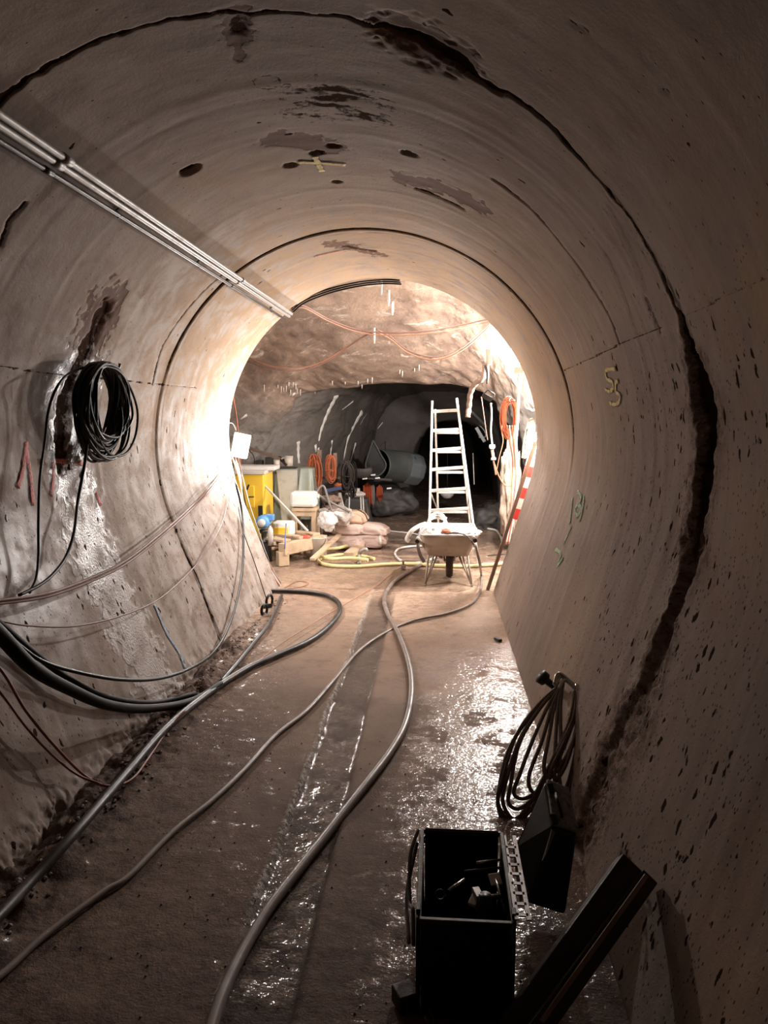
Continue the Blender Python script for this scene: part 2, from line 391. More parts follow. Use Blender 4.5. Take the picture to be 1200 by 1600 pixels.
M_GREENF = mat('pale_green_fabric', (0.42, 0.48, 0.36), 0.8, dirt=0.2)
M_LIMES = mat('lime_deposit', (0.72, 0.66, 0.60), 0.6, dirt=0.2, bump=0.4)
M_PY = mat('yellow_spray_paint', (0.55, 0.42, 0.13), 0.7, dirt=0.5, dcol=(0.35, 0.27, 0.2), scale=40)
M_PG = mat('green_spray_paint', (0.22, 0.33, 0.17), 0.7, dirt=0.7, dcol=(0.3, 0.25, 0.2), scale=40)
M_PR = mat('red_spray_paint', (0.50, 0.11, 0.09), 0.7, dirt=0.7, dcol=(0.36, 0.27, 0.23), scale=40)
M_PB = mat('blue_spray_paint', (0.22, 0.30, 0.44), 0.7, dirt=0.8, dcol=(0.38, 0.31, 0.27), scale=40)
for _m in (M_PY, M_PG, M_PR, M_PB):            # thin spray: the concrete shows through where it missed
    _n = N(_m); _f = _n.noise(_n.new('ShaderNodeTexCoord').outputs['Object'], 45, 5, 0.7)
    _n.put(_m.node_tree.nodes['Principled BSDF'].inputs['Alpha'], _n.ramp(_f, 0.30, 0.52))
M_STONE = mat('rubble_stone', (0.17, 0.12, 0.095), 0.6, dirt=0.5, dcol=(0.05, 0.035, 0.03), bump=0.5)
M_GLASS = mat('lamp_glass_white', (0.9, 0.88, 0.84), 0.3, dirt=0.0, emit=14)
M_BOX = mat('plain_white_board', (0.86, 0.85, 0.82), 0.6, dirt=0.05)

# ------------------------------------------------------------------ tunnel lining
Y0, Y1 = -12.0, 6.85
ys = np.concatenate([np.arange(Y0, -1.0, 0.2), np.arange(-1.0, 1.0, 0.04), np.arange(1.0, 2.15, 0.011), np.arange(2.15, 2.75, 0.0055), np.arange(2.75, 5.0, 0.011),
                     np.arange(5.0, 5.12, 0.005), np.arange(5.12, Y1, 0.014), [Y1]])
ss = np.linspace(0, STOT, 880)
YY, SS = np.meshgrid(ys, ss, indexing='ij'); X, Z, NX, NZ = prof(SS)
disp = 0.016 * fbm(YY * 1.3, SS * 0.9, 3) + 0.006 * fbm(YY * 9, SS * 4, 3)
# formwork ridges running round the ring
for yc, a, wd in ((1.75, .004, .03), (2.86, .006, .03), (2.98, -.004, .02), (3.35, .004, .025), (4.15, .005, .03), (4.5, -.004, .03), (5.6, .005, .03), (6.2, .004, .02)):
    disp -= 0.4 * a * np.exp(-((YY - yc + 0.02 * fbm(SS * 1.5, SS * 0 + yc, 2)) / wd) ** 2)
joint = np.zeros_like(YY); rust = np.zeros_like(YY); rough = np.zeros_like(YY); lime = np.zeros_like(YY); wet = np.zeros_like(YY); ochre = np.zeros_like(YY)
# main ragged joint, traced on the lining: (pixel, half width m, depth m, rust halo)
J = [(0, 158, .018, .010, 0), (130, 75, .013, .010, 0), (260, 34, .009, .007, 0), (340, 22, .014, .010, 0), (400, 17, .010, .010, 0), (520, 25, .009, .008, 0), (590, 48, .02, .02, 0),
     (640, 66, .055, .035, 0), (690, 88, .05, .03, 0), (760, 128, .022, .02, 0), (830, 172, .02, .018, 0), (900, 240, .014, .012, 0), (980, 330, .008, .008, 1),
     (1030, 425, .010, .01, 1), (1066, 520, .035, .025, 1), (1090, 600, .085, .06, 1), (1102, 680, .095, .07, 1), (1096, 760, .09, .055, 1), (1082, 860, .075, .045, 1.3),
     (1058, 940, .07, .04, 2), (1026, 1020, .085, .035, 2), (982, 1130, .10, .03, 2), (942, 1220, .10, .03, 2), (918, 1280, .10, .03, 2)]
jp = [YS(a, b) for a, b, *_ in J]
js = np.array([p[1] for p in jp]); jy = np.array([p[0] for p in jp]); o_ = np.argsort(js)
def ji(vals): return np.interp(ss, js[o_], np.array(vals)[o_])
JY = ji(jy); JW = ji([j[2] for j in J]); JD = ji([j[3] for j in J]); JR = ji([j[4] for j in J])
JY = JY + 0.07 * fbm(ss * 4, ss * 0, 4); JW = JW * (1 + 1.3 * fbm(ss * 9, ss * 0 + 3, 3))
dd = np.abs(YY - JY[None, :] + 0.05 * fbm(YY * 16, SS * 13, 5)) / np.maximum(JW, 0.004)[None, :]
g = 1 - sstep(0.6, 1.15, dd); disp += g * JD[None, :] * (1 + 0.8 * fbm(YY * 22, SS * 22, 3)); joint = np.maximum(joint, g * np.interp(JR, [1.0, 1.3, 2.0], [1.0, 0.62, 0.40])[None, :] + 0 * g)
rough = np.maximum(rough, (1 - sstep(0.8, 2.6, dd)) * np.clip(JR, 0, 1)[None, :])
disp += rough * 0.018 * fbm(YY * 30, SS * 30, 4)
# thin ring joint with lip further in
JY2 = 5.05 + 0.012 * fbm(ss * 3, ss * 0 + 9, 2); d2 = np.abs(YY - JY2[None, :]); vis = np.interp(ss, [0, 2.0, 2.3, 5.6, 6.1, 6.35, STOT], [0.15, 0.3, 1, 1, 0.25, 0.0, 0.0])[None, :]
g2 = 1 - sstep(0.008, 0.016, d2 + 0.006 * fbm(YY * 30, SS * 14, 3)); disp += g2 * 0.016 * vis; joint = np.maximum(joint, g2 * vis)
disp += 0.010 * sstep(4.6, 5.04, YY) * (YY < 5.05) * (0.15 + 0.85 * sstep(6.3, 5.6, SS))           # slight step at the joint
def crack(pix, hw, depth, val=1.0, chan='joint', fade=False):
    global disp
    pts = [YS(a, b) for a, b in pix]
    D, T = seg_dist(YY, SS, pts); k = 1 - sstep(hw * 0.5, hw * 1.3, D + hw * 1.6 * fbm(YY * 25, SS * 25, 3))
    if fade: k = k * np.sin(np.clip(T / (len(pts) - 1), 0.03, 0.97) * math.pi) ** 0.5
    disp = disp + k * depth; A = {'joint': joint, 'rust': rust, 'lime': lime, 'rough': rough}[chan]
    np.maximum(A, k * val, out=A)
crack([(772, 280), (830, 325), (880, 385), (925, 450), (955, 500), (967, 535)], .010, .014)
crack([(240, 600), (255, 540), (290, 490), (350, 430)], .010, .01)
crack([(0, 573), (90, 585), (170, 592), (240, 600), (310, 606)], .006, .003, .62)
crack([(878, 580), (930, 557), (985, 530), (1035, 512)], .006, .003, .62); crack([(1060, 500), (1130, 465), (1200, 432)], .006, .002, .5)
crack([(285, 850), (310, 905), (345, 1000)], .008, .006, .8)
crack([(40, 318), (16, 345), (0, 385)], .013, .010, .8)
# long scab joint on the left wall, behind the coil, rusty with lime below it
crack([(165, 485), (150, 520), (130, 560), (112, 600), (98, 660), (100, 725)], .07, .02, .66)
crack([(160, 490), (138, 545), (118, 590), (100, 660), (103, 730)], .20, .004, 1.0, 'rust')
crack([(118, 600), (108, 650), (112, 720), (130, 800), (150, 870), (185, 950), (225, 1030), (262, 1100)], .24, -.003, 1.0, 'lime')
crack([(158, 500), (146, 545)], .02, -.004, .9, 'lime')
crack([(640, 60), (665, 78), (695, 85)], .12, .012, 1.0, 'rust')
crack([(590, 50), (640, 72)], .04, .01, .9, 'rust'); crack([(1010, 470), (1030, 520)], .02, .004, .6, 'rust')
crack([(372, 25), (373, 60)], .06, .003, .75, 'rust'); crack([(373, 45), (374, 95)], .022, .003, .8, 'rust'); crack([(374, 30), (374, 52)], .03, .006, .62)
crack([(640, 283), (690, 296), (738, 318)], .11, .003, .95, 'rust'); crack([(650, 297), (690, 312), (722, 328)], .018, .012, .8)
crack([(540, 385), (565, 390), (585, 393)], .03, .003, .62); crack([(515, 380), (590, 398)], .09, .003, .62, 'rust')
crack([(895, 35), (915, 48)], .010, .004, .65); crack([(440, 215), (480, 222), (510, 232)], .10, .003, .8, 'rust')
crack([(1035, 140), (1045, 146)], .008, .004, .6)
# cores drilled through the crown and small broken spots
def pocket(px, py, rY, rS, depth, val=1.0):
    global disp
    y, s = YS(px, py); D = np.hypot((YY - y) / rY, (SS - s) / rS) + 0.5 * fbm(YY * 18, SS * 18, 3)
    k = 1 - sstep(0.85, 1.1, D); disp = disp + k * depth; np.maximum(joint, k * val * 1.0, out=joint)
for a in ((298, 264, .045, .05, .05), (496, 239, .026, .034, .10), (521, 229, .028, .034, .10), (454, 257, .032, .036, .10), (526, 284, .024, .026, .08), (640, 241, .035, .04, .03, .72)): pocket(*a)
def ring_mark(px, py, r0):
    y, s = YS(px, py); D = np.abs(np.hypot(YY - y, SS - s) - r0); np.maximum(joint, (1 - sstep(.003, .009, D)) * 0.55, out=joint)
ring_mark(417, 127, .05)
# scabbed patch on the crown
y_, s_ = YS(530, 160); e_ = np.exp(-((YY - y_) / .30) ** 2 - ((SS - s_) / .33) ** 2)
np.maximum(joint, e_ * (0.62 + 1.1 * fbm(YY * 34, SS * 12, 4)), out=joint)
# ring-wise rusty smears along the right wall
for pts, hw, v in (([(945, 400), (985, 500), (1012, 600), (1022, 700), (1018, 760)], .035, .35), ([(950, 330), (1000, 440)], .05, .3)):
    D, T = seg_dist(YY, SS, [YS(*p) for p in pts]); np.maximum(rough, (1 - sstep(hw * .4, hw, D)) * v, out=rough)
Zn = Z
wet = 0.22 * sstep(2.4, 1.6, SS) * sstep(0.5, 0.9, SS) + lime * 0.8
D, T = seg_dist(YY, SS, [YS(20, 880), YS(60, 960)]); wet = np.clip(wet + 0.62 * np.exp(-(D / .42) ** 2), 0, 1)
pits = 0.05 + 1.0 * sstep(STOT - 2.7, STOT - 1.1, SS) * sstep(4.6, 3.0, YY) + 0.30 * sstep(1.9, 0.9, SS) + 0.06 * sstep(3.0, 6.5, YY) * (Z < 1.4)
for px, py, r, v in ((1190, 470, .35, .7), (300, 690, 0.4, .25), (880, 1010, .35, .75), (1150, 830, .25, .5), (600, 380, .5, .35), (330, 300, .35, .5), (1160, 1500, .22, .6)):
    y_, s_ = YS(px, py); ochre = np.maximum(ochre, v * np.exp(-(((YY - y_) ** 2 + (SS - s_) ** 2) / r ** 2)))
ochre = np.maximum(ochre, 0.75 * sstep(3.2, 5.6, YY) * sstep(0.8, 1.8, Z))  # warm glow near the mouth painted into the upper lining
D, T = seg_dist(YY, SS, [YS(165, 700), YS(190, 800), YS(215, 900), YS(250, 1000), YS(290, 1075)]); pl_y = np.interp(ss, *np.array(sorted([(b, a) for a, b in [YS(150, 560), YS(165, 700), YS(190, 800), YS(215, 900), YS(250, 1000), YS(290, 1075)]])).T)[None, :]
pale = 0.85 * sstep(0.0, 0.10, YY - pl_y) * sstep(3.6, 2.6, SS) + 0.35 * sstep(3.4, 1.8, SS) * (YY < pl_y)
edge_f = sstep(0.0, 0.06, SS) * sstep(0.0, 0.06, STOT - SS)
disp += (1 - sstep(0.0, 0.2, SS)) * sstep(6.0, 3.4, YY) * (-0.015 + 0.07 * fbm(YY * 22, SS * 22, 4))     # crumbled mortar at the left foot
P = np.stack([X + NX * disp, YY, Z + NZ * disp], -1); P[:, 0, 2] -= 0.05; P[:, -1, 2] -= 0.05
# turn the end of the lining outward: 25 cm thick rim
rim = []
for k, (o, yy) in enumerate(((0.0, Y1 + .012), (0.03, Y1 + .03), (0.28, Y1 + .03))):
    x, z, nx, nz = prof(ss); q = np.stack([x + nx * (o + disp[-1] * (k == 0)), np.full_like(ss, yy), z + nz * o], -1); rim.append(q)
P = np.concatenate([P, np.array(rim)], 0)
def ext(a): return np.concatenate([a, np.repeat(a[-1:], 3, 0)], 0)
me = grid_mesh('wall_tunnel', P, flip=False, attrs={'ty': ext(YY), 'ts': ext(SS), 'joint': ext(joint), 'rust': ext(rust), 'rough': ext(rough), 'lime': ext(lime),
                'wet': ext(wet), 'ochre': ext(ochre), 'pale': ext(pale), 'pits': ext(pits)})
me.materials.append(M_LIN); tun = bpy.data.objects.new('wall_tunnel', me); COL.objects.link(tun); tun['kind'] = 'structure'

# ------------------------------------------------------------------ floor
xs = np.arange(-1.62, 0.64, 0.011); fy = np.concatenate([np.arange(-12, -1, .25), np.arange(-1, 1.2, .05), np.arange(1.2, 4.2, 0.010), np.arange(4.2, 6.9, 0.02)])
FY, FX = np.meshgrid(fy, xs, indexing='ij')
h = 0.014 * fbm(FX * 2, FY * 1.2, 3) + 0.003 * fbm(FX * 14, FY * 14, 3)
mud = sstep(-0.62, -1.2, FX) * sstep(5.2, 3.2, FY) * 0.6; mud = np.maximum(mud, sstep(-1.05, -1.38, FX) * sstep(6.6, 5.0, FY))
mud = np.maximum(mud, 0.45 * sstep(3.0, 2.0, FY)); grime_shade = np.clip(sstep(5.2, 2.6, FY + 1.2 * fbm(FX * 1.5, FY * 1.5, 4)) + .3 * sstep(0.0, -1.2, FX) * sstep(6.0, 4.5, FY), 0, 1)  # floor darker toward the camera: mud and grime plus painted light fall-off
h += mud * 0.022 * fbm(FX * 11, FY * 11, 5)
h += np.exp(-((FX + 1.45) / .12) ** 2) * sstep(6.6, 4.5, FY) * (0.05 + 0.12 * fbm(FX * 13, FY * 9, 4))
wob = 0.03 * fbm(FY * 2.5, FX * 0, 3); ca, cb = -0.60 + wob, -0.385 + wob * 0.6
chan = sstep(-0.015, 0.015, FX - ca) * sstep(0.015, -0.015, FX - cb) * sstep(6.9, 6.4, FY)
h += -0.022 * chan + chan * 0.014 * fbm(FX * 16, FY * 12, 4)
le = np.exp(-((FX - ca + .008) / .012) ** 2) * sstep(1.0, 0.2, np.abs(fbm(FY * 4, FX * 0 + 2, 3)) * 3); h += le * 0.008
wetf = sstep(-0.30, 0.38, FX) * sstep(7.4, 6.2, FY) * sstep(2.3, 3.1, FY) + 0.0
wetf = np.maximum(wetf, 0.42 * sstep(-0.4, 0.0, FX)); wetf = np.maximum(wetf, 0.42 * chan); wetf = np.maximum(wetf, 0.08 + 0.25 * sstep(4.0, 5.8, FY))
FP = np.stack([FX, FY, h], -1)
me = grid_mesh('floor', FP, flip=True, attrs={'mud': mud, 'grime_shade': grime_shade, 'channel': chan, 'limeedge': np.clip(le, 0, 1), 'wet': wetf})
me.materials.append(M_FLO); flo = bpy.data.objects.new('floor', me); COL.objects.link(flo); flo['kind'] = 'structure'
xs = np.arange(-4.0, 2.0, 0.03); fy = np.concatenate([np.arange(6.86, 13, .03), np.arange(13, 22, .2)]); FY, FX = np.meshgrid(fy, xs, indexing='ij')
h = 0.02 * fbm(FX * 2, FY * 2, 4); chan = sstep(-0.02, 0.02, FX + .6) * sstep(0.02, -0.02, FX + .3) * sstep(8.2, 7.4, FY) * 0.4
me = grid_mesh('floor', np.stack([FX, FY, h], -1), flip=True, attrs={'mud': 0.25 + 0 * h, 'grime_shade': 0.5 * sstep(8.5, 10.5, FY), 'channel': chan, 'limeedge': 0 * h, 'wet': 0.35 + 0.45 * sstep(7, 9.5, FY)})  # floor colour darkened toward the back, painting the light fall-off
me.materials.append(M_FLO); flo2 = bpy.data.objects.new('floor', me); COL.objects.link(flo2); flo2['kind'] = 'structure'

# ------------------------------------------------------------------ cavern behind the lining and the low adit
SEC = [(6.88, -3.0, 1.50, 3.22), (7.3, -3.1, 1.42, 3.18), (8.0, -3.0, 1.34, 3.0), (8.7, -2.9, 1.28, 2.66), (9.3, -2.75, 1.25, 2.36), (9.75, -2.5, 1.23, 2.12), (9.85, -2.45, 1.25, 2.10),
       (9.98, -2.40, 1.28, 2.28), (10.6, -2.0, 1.28, 2.36), (11.3, -1.65, 1.24, 2.42), (12.0, -1.38, 1.22, 2.38), (13.0, -1.28, 1.22, 2.2), (13.6, -1.28, 1.22, 2.1)]
SECA = np.array(SEC); cyv = np.concatenate([np.arange(6.88, 13.6, 0.028), [13.6]]); cn = 420
tt = np.linspace(0, 1, cn)
CYY, TT = np.meshgrid(cyv, tt, indexing='ij')
xl = np.interp(CYY, SECA[:, 0], SECA[:, 1]); xr = np.interp(CYY, SECA[:, 0], SECA[:, 2]); zt = np.interp(CYY, SECA[:, 0], SECA[:, 3])
ang = math.pi * (1 - TT); cc, sn = np.cos(ang), np.sin(ang); ex = 0.62
cxm = (xl + xr) / 2; ax = (xr - xl) / 2
sx = np.sign(cc) * np.abs(cc) ** ex; sz = np.abs(sn) ** 0.72
amp = 0.10 + 0.20 * sstep(8.8, 7.2, CYY) * sstep(.3, .5, TT)
rr = 1 + 0 * CYY; nz_ = fbm(CYY * 1.6, TT * 12, 5) * (0.15 + 0.06 * sstep(0.2, 0.4, sn)) + 0.03 * fbm(CYY * 9, TT * 50, 4)
nz_ = nz_ * np.where(CYY > 13.5, 0.3, 1)
CP = np.stack([cxm + (ax + nz_) * sx, CYY, (zt + nz_ * 0.9 * sz) * sz - 0.03], -1)
ceilm = sstep(0.55, 0.9, sn) * sstep(10.1, 9.7, CYY); limc = np.zeros_like(CYY)
limc = np.exp(-((CP[..., 2] - 1.1) / .42) ** 2) * np.exp(-((CYY - 8.6) / 1.0) ** 2) * (TT < .4)
me = grid_mesh('wall_cavern', CP, flip=False, attrs={'ceil': ceilm, 'lime': limc, 'back_shade': sstep(9.9, 11.3, CYY) * 0.85})  # darkens with depth, light fall-off put into the colour
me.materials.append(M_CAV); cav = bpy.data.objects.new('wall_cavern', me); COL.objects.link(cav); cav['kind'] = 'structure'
# end wall of the cavern with the mouth of the adit, as rings from the cavern outline in to the mouth, then the adit itself
AX, AW, AH = 0.30, 0.84, 1.58
tt = np.linspace(0, 1, 160); ang = math.pi * (1 - tt)
def outline(xl, xr, zt, e1, e2):
    cc, sn = np.cos(ang), np.sin(ang); return (xl + xr) / 2 + (xr - xl) / 2 * np.sign(cc) * np.abs(cc) ** e1, zt * np.abs(sn) ** e2
ox, oz = outline(-1.38, 1.34, 2.2, 0.62, 0.72); ix, iz = outline(AX - AW, AX + AW, AH, 0.75, 0.7)
rows = []
for k in np.linspace(0, 1, 24):
    rows.append(np.stack([ox * (1 - k) + ix * k, 13.52 + 0.10 * math.sin(k * math.pi) * 0 + 0.25 * k + 0.14 * fbm(tt * 9, tt * 0 + k * 3, 4), oz * (1 - k) + iz * k - 0.03], -1))
for yv in np.arange(13.9, 21, 0.25):
    nn = 0.16 * fbm(tt * 10, tt * 0 + yv * 1.5, 4)
    rows.append(np.stack([AX + (ix - AX) * (1 + nn), np.full_like(ix, yv), iz * (1 + nn) - .03], -1))
rows.append(np.stack([AX + 0 * ix, np.full_like(ix, 21.2), 0 * iz], -1))
rows = np.array(rows)
me = grid_mesh('wall_adit', rows, attrs={'ceil': np.zeros(rows.shape[:2]), 'lime': np.zeros(rows.shape[:2]), 'back_shade': np.full(rows.shape[:2], 0.8)})  # adit painted evenly dark, shade put into its colour
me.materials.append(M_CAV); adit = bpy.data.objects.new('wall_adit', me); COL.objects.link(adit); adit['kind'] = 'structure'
# far end behind the camera
bm = BM(); x, z, _, _ = prof(np.linspace(0, STOT, 60)); bm.faces.new([bm.verts.new((a * 1.0, Y0 + .02, b)) for a, b in zip(x, z)])
o = obj('wall_back', bm, M_LIN); o['kind'] = 'structure'

# ---- ray casting on the built surfaces
def bvh(o):
    me = o.data; co = [v.co for v in me.vertices]; return BVHTree.FromPolygons(co, [tuple(p.vertices) for p in me.polygons])
TREES = [bvh(t) for t in (tun, flo, flo2, cav, adit)]
def hit(px, py, off=0.0):
    d = ray(px, py).normalized(); best = None
    for t in TREES:
        p, n, i, dist = t.ray_cast(CAM, d)
        if p is not None and (best is None or dist < best[2]): best = (p, n, dist)
    p, n, dist = best
    if n.dot(d) > 0: n = -n
    return p - d * (off / max(-n.dot(d), 0.16)), n
def H(px, py, off=0.0): return hit(px, py, off)[0]
def zfloor(x, y):
    for t in (TREES[1], TREES[2]):
        p = t.ray_cast(Vector((x, y, 0.6)), Vector((0, 0, -1)))[0]
        if p is not None: return p.z
    return 0.0
def G(px, py, off=0.0):                         # on the floor under a pixel
    p = FL(px, py, off); z = zfloor(p.x, p.y) + off; p = FL(px, py, z); return p

#@@OBJECTS
# ------------------------------------------------------------------ writing and sprayed marks on the lining
def mark(name, strokes, wd, m):
    bm = BM()
    for st in strokes:
        pts = [H(a, b, 0.005) for a, b in st]; n = hit(*st[0])[1]
        pts = catmull(pts, 6); P2 = []
        tube(bm, pts, wd, 8, 0, flat=0.05, nrm=n, wob=.4)
    return obj(name, bm, m, tun)
mark('yellow_number_55', [[(962, 576), (947, 579), (948, 592), (956, 596), (958, 606), (952, 612), (945, 608)], [(966, 596), (962, 598), (962, 612), (968, 617), (967, 628), (960, 632), (952, 630)]], 0.0105, M_PY)
mark('yellow_cross', [[(491, 244), (497, 256), (503, 268)], [(465, 254), (500, 255), (540, 258)]], 0.014, M_PY)
mark('green_number_182', [[(894, 778), (892, 800), (890, 818)], [(902, 768), (908, 778), (903, 788), (898, 796), (902, 806), (908, 796), (903, 788)], [(912, 775), (911, 788), (905, 815)], [(893, 822), (880, 850)]], 0.012, M_PG)
mark('green_smudge', [[(868, 858), (876, 866), (872, 878)], [(880, 872), (870, 885)]], 0.012, M_PG)
mark('red_letter_mark', [[(41, 690), (43, 715), (48, 745), (52, 790)], [(28, 762), (36, 735), (41, 695)], [(64, 722), (90, 720), (132, 724)], [(82, 722), (84, 748), (80, 775)], [(132, 700), (134, 722), (128, 746)], [(150, 770), (158, 790)]], 0.014, M_PR)
mark('red_line_on_crown', [[(490, 402), (515, 396), (540, 391)]], 0.009, M_PR)
mark('blue_line', [[(242, 945), (250, 965), (262, 992), (280, 1020), (290, 1045)]], 0.012, M_PB)

# ------------------------------------------------------------------ conduits along the left haunch
def conduit(off_s, off_n, r, y0, y1, m, label):
    bm = BM(); x, z, nx, nz = prof(np.array([YS(300, 385)[1] + off_s])); x, z, nx, nz = x[0], z[0], nx[0], nz[0]
    P = [Vector((x - nx * off_n, y, z - nz * off_n)) for y in np.linspace(y0, y1, 9)]
    tube(bm, P, r, 12, 0)
    t = thing('conduit', P[0], label, 'pipe', 'conduits along the upper left of the tunnel')
    obj('pipe', bm, m, t)
    for y in (2.7, 5.1):
        bm = BM(); lathe(bm, [(r, -.03), (r * 1.25, -.03), (r * 1.25, .03), (r, .03)], (P[0].x, y, P[0].z), 12, Matrix.Rotation(math.pi / 2, 3, 'X'))
        obj('coupling', bm, m, t)
    return t
conduit(0.020, 0.045, .0135, -2.0, 6.80, M_GALV, 'upper steel conduit on the left haunch, nearest the crown')
conduit(-0.016, 0.035, .0135, -2.0, 6.86, M_GALV, 'middle steel conduit of the three on the left haunch')
conduit(-0.062, 0.030, .010, -2.0, 6.84, M_STEEL, 'thin dark conduit running below the two bright ones')
for y, lab in ((3.3, 'nearer'), (4.4, 'middle'), (6.3, 'farther')):
    x, z, nx, nz = [a[0] for a in prof(np.array([YS(300, 385)[1] - .02]))]; bm = BM()
    c = Vector((x - nx * .01, y, z - nz * .01)); t_ = Vector((nz, 0, -nx))
    beam(bm, c - t_ * .045, c + t_ * .035, .02, .006, (nx, 0, nz))
    beam(bm, c - t_ * .043, c - t_ * .043 - Vector((nx, 0, nz)) * .03, .02, .005, (0, 1, 0))
    tag(obj('conduit_clamp', bm, M_STEEL), lab + ' dark steel clamp under the three conduits on the left haunch', 'clamp', 'conduit clamps')

# ------------------------------------------------------------------ cables and hoses (one object each)
def cable(name, pts, r, m, label, cat='cable', group=None, sides=8, n=10, **k):
    bm = BM(); tube(bm, pts, r, sides, n, **k); return tag(obj(name, bm, m), label, cat, group)
def HP(pts, o): return [H(a, b, o[i] if isinstance(o, (list, tuple)) else o) for i, (a, b) in enumerate(pts)]
def GP(pts, o): return [G(a, b, o) for a, b in pts]
pk = [(368, 700), (340, 745), (300, 790), (240, 843), (190, 880), (130, 908), (70, 928), (0, 938), (-60, 945)]
cable('cable', HP(pk, [.04, .05, .08, .12, .13, .12, .10, .08, .06]), .007, M_PINK, 'dusty pink cable sagging from white work light to left picture edge, upper of its pair', group='pink cable pair')
cable('cable', HP([(a, b + 5) for a, b in pk], [.04, .04, .07, .10, .12, .10, .09, .07, .05]), .007, M_PINK, 'dusty pink cable sagging from white work light to left picture edge, lower of its pair', group='pink cable pair')
cable('cable', HP([(358, 768), (350, 810), (330, 850), (300, 890), (250, 935), (190, 962), (120, 978), (50, 978), (0, 970), (-60, 955)], [.03, .04, .05, .07, .09, .09, .08, .07, .06, .05]), .0045, M_PINK,
      'thin pink cable sagging low across the left wall under the thicker pink pair')
hv = [(-70, 925), (0, 992), (50, 1043), (105, 1075), (170, 1102), (235, 1107), (300, 1095), (345, 1068)]
cable('cable', HP(hv, [.26, .24, .22, .20, .16, .11, .05, .04]), .031, M_BLACK, 'thick black power cable sagging from the left wall into the floor corner', sides=12, r_end=.018)
cable('cable', HP([(-70, 920), (0, 975), (50, 1018), (110, 1062), (170, 1090), (240, 1098), (305, 1084)], [.05, .06, .06, .07, .06, .05, .04]), .015, M_BLACK, 'second black power cable half hidden above the thickest sagging one', sides=10)
cable('cable', [H(345, 1066, .03), H(372, 1035, .03), H(398, 1003, .03), H(420, 975, .03), H(434, 946, .03), H(440, 930, .03)], .014, M_DKHOSE, 'black cable tucked into the corner between left wall and floor')
cable('cable', HP([(-60, 960), (0, 985), (60, 1030), (120, 1050), (190, 1062), (250, 1060), (300, 1043), (335, 1018), (357, 980), (372, 930), (380, 870), (378, 800), (366, 745), (362, 715)],
      [.06, .07, .09, .11, .12, .11, .08, .06, .05, .05, .04, .04, .04, .04]), .009, M_BLKCOIL, 'slim black cable looping from left edge up to the white work light')
cable('cable', HP([(-60, 990), (0, 1045), (40, 1110), (85, 1165), (130, 1210), (165, 1228), (205, 1218), (235, 1180), (262, 1140), (290, 1110)], [.06, .08, .08, .08, .07, .06, .05, .045, .045, .045]), .006, M_RED,
      'red cable hanging lowest on the left wall, ending beside the floor hose')
cable('cable', HP([(-60, 1020), (0, 1082), (40, 1135), (80, 1178), (120, 1210), (160, 1226)], [.05, .05, .05, .05, .05, .05]), .005, M_RED, 'short dark red cable beside the lowest red one on the left wall')
cable('hose', GP([(-90, 1520), (-20, 1450), (50, 1375), (120, 1298), (200, 1205), (262, 1135), (330, 1080), (385, 1045), (430, 1025), (480, 1003), (512, 980), (531, 955), (524, 937), (495, 927), (440, 923), (400, 924)], .024), .020, M_DKHOSE,
      'thick mud-smeared black hose along the left wall, looping by the tunnel mouth', 'hose', sides=12)
cable('hose', GP([(-80, 1580), (0, 1525), (70, 1462), (160, 1395), (200, 1370), (270, 1300), (330, 1252), (380, 1205), (430, 1150), (480, 1110), (520, 1065), (560, 1018), (600, 990), (645, 970), (700, 958), (738, 942), (751, 920), (752, 900)], .014)
      + [W(750, 884, 7.0), W(746, 866, 6.9), W(743, 852, 6.82)], .0115, M_GRHOSE, 'thin grey hose crossing the floor diagonally up to the right barrow handle', 'hose')
cable('hose', GP([(320, 1640), (345, 1560), (378, 1490), (420, 1420), (470, 1355), (520, 1292), (570, 1228), (610, 1175), (634, 1130), (643, 1080), (638, 1035), (622, 990), (604, 955), (601, 932), (615, 910), (640, 893), (660, 882), (685, 878)], .021), .0185, M_GRHOSE,
      'thick grey hose winding down the middle of the floor to the camera', 'hose', sides=12)
cable('wire', GP([(330, 1078), (400, 1035), (440, 1005), (480, 980), (520, 955), (560, 932), (592, 912), (612, 895), (632, 884)], .03), .0045, M_ORAW, 'thin pale orange wire on the floor over the looped black hose', 'wire')
cable('wire', GP([(445, 918), (465, 908), (482, 911), (470, 917), (440, 921)], .008), .004, M_ORAW, 'small loop of pale orange wire on floor beside left tunnel edge', 'wire')
cable('hose', GP([(830, 874), (800, 879), (740, 884), (690, 884), (640, 881), (600, 882), (560, 885), (520, 884), (500, 879), (502, 872), (530, 867), (560, 868), (585, 873)], .022), .02, M_YEL,
      'cream yellow hose stretched across the floor behind the barrow, ending in a flat loop', 'hose', sides=10)
cable('hose', GP([(575, 875), (545, 872), (515, 873), (498, 867), (505, 859), (530, 856), (548, 850), (540, 844), (520, 842)], .06), .02, M_YEL, 'cream yellow hose coiled on top beside the timber platform', 'hose', sides=10)
cable('hose', GP([(690, 868), (660, 878), (635, 880), (618, 868), (622, 858), (640, 854), (662, 853)], .018), .014, M_WHC, 'white hose looping on the floor left of the wheelbarrow', 'hose')
cable('hose', GP([(600, 829), (640, 833), (660, 836), (700, 838)], .012), .010, M_WHC, 'pale hose line lying across the floor behind the sacks', 'hose')
cable('cable', [G(762, 868, .01), G(790, 866, .01), G(822, 868, .01)], .006, M_STEEL, 'thin dark cable on the wet floor right of the ladder foot')
cable('hose', [G(762, 826, .02), G(775, 829, .02), G(782, 838, .02), G(786, 852, .02)], .015, M_WHC, 'short pale hose beside the right cavern wall', 'hose')

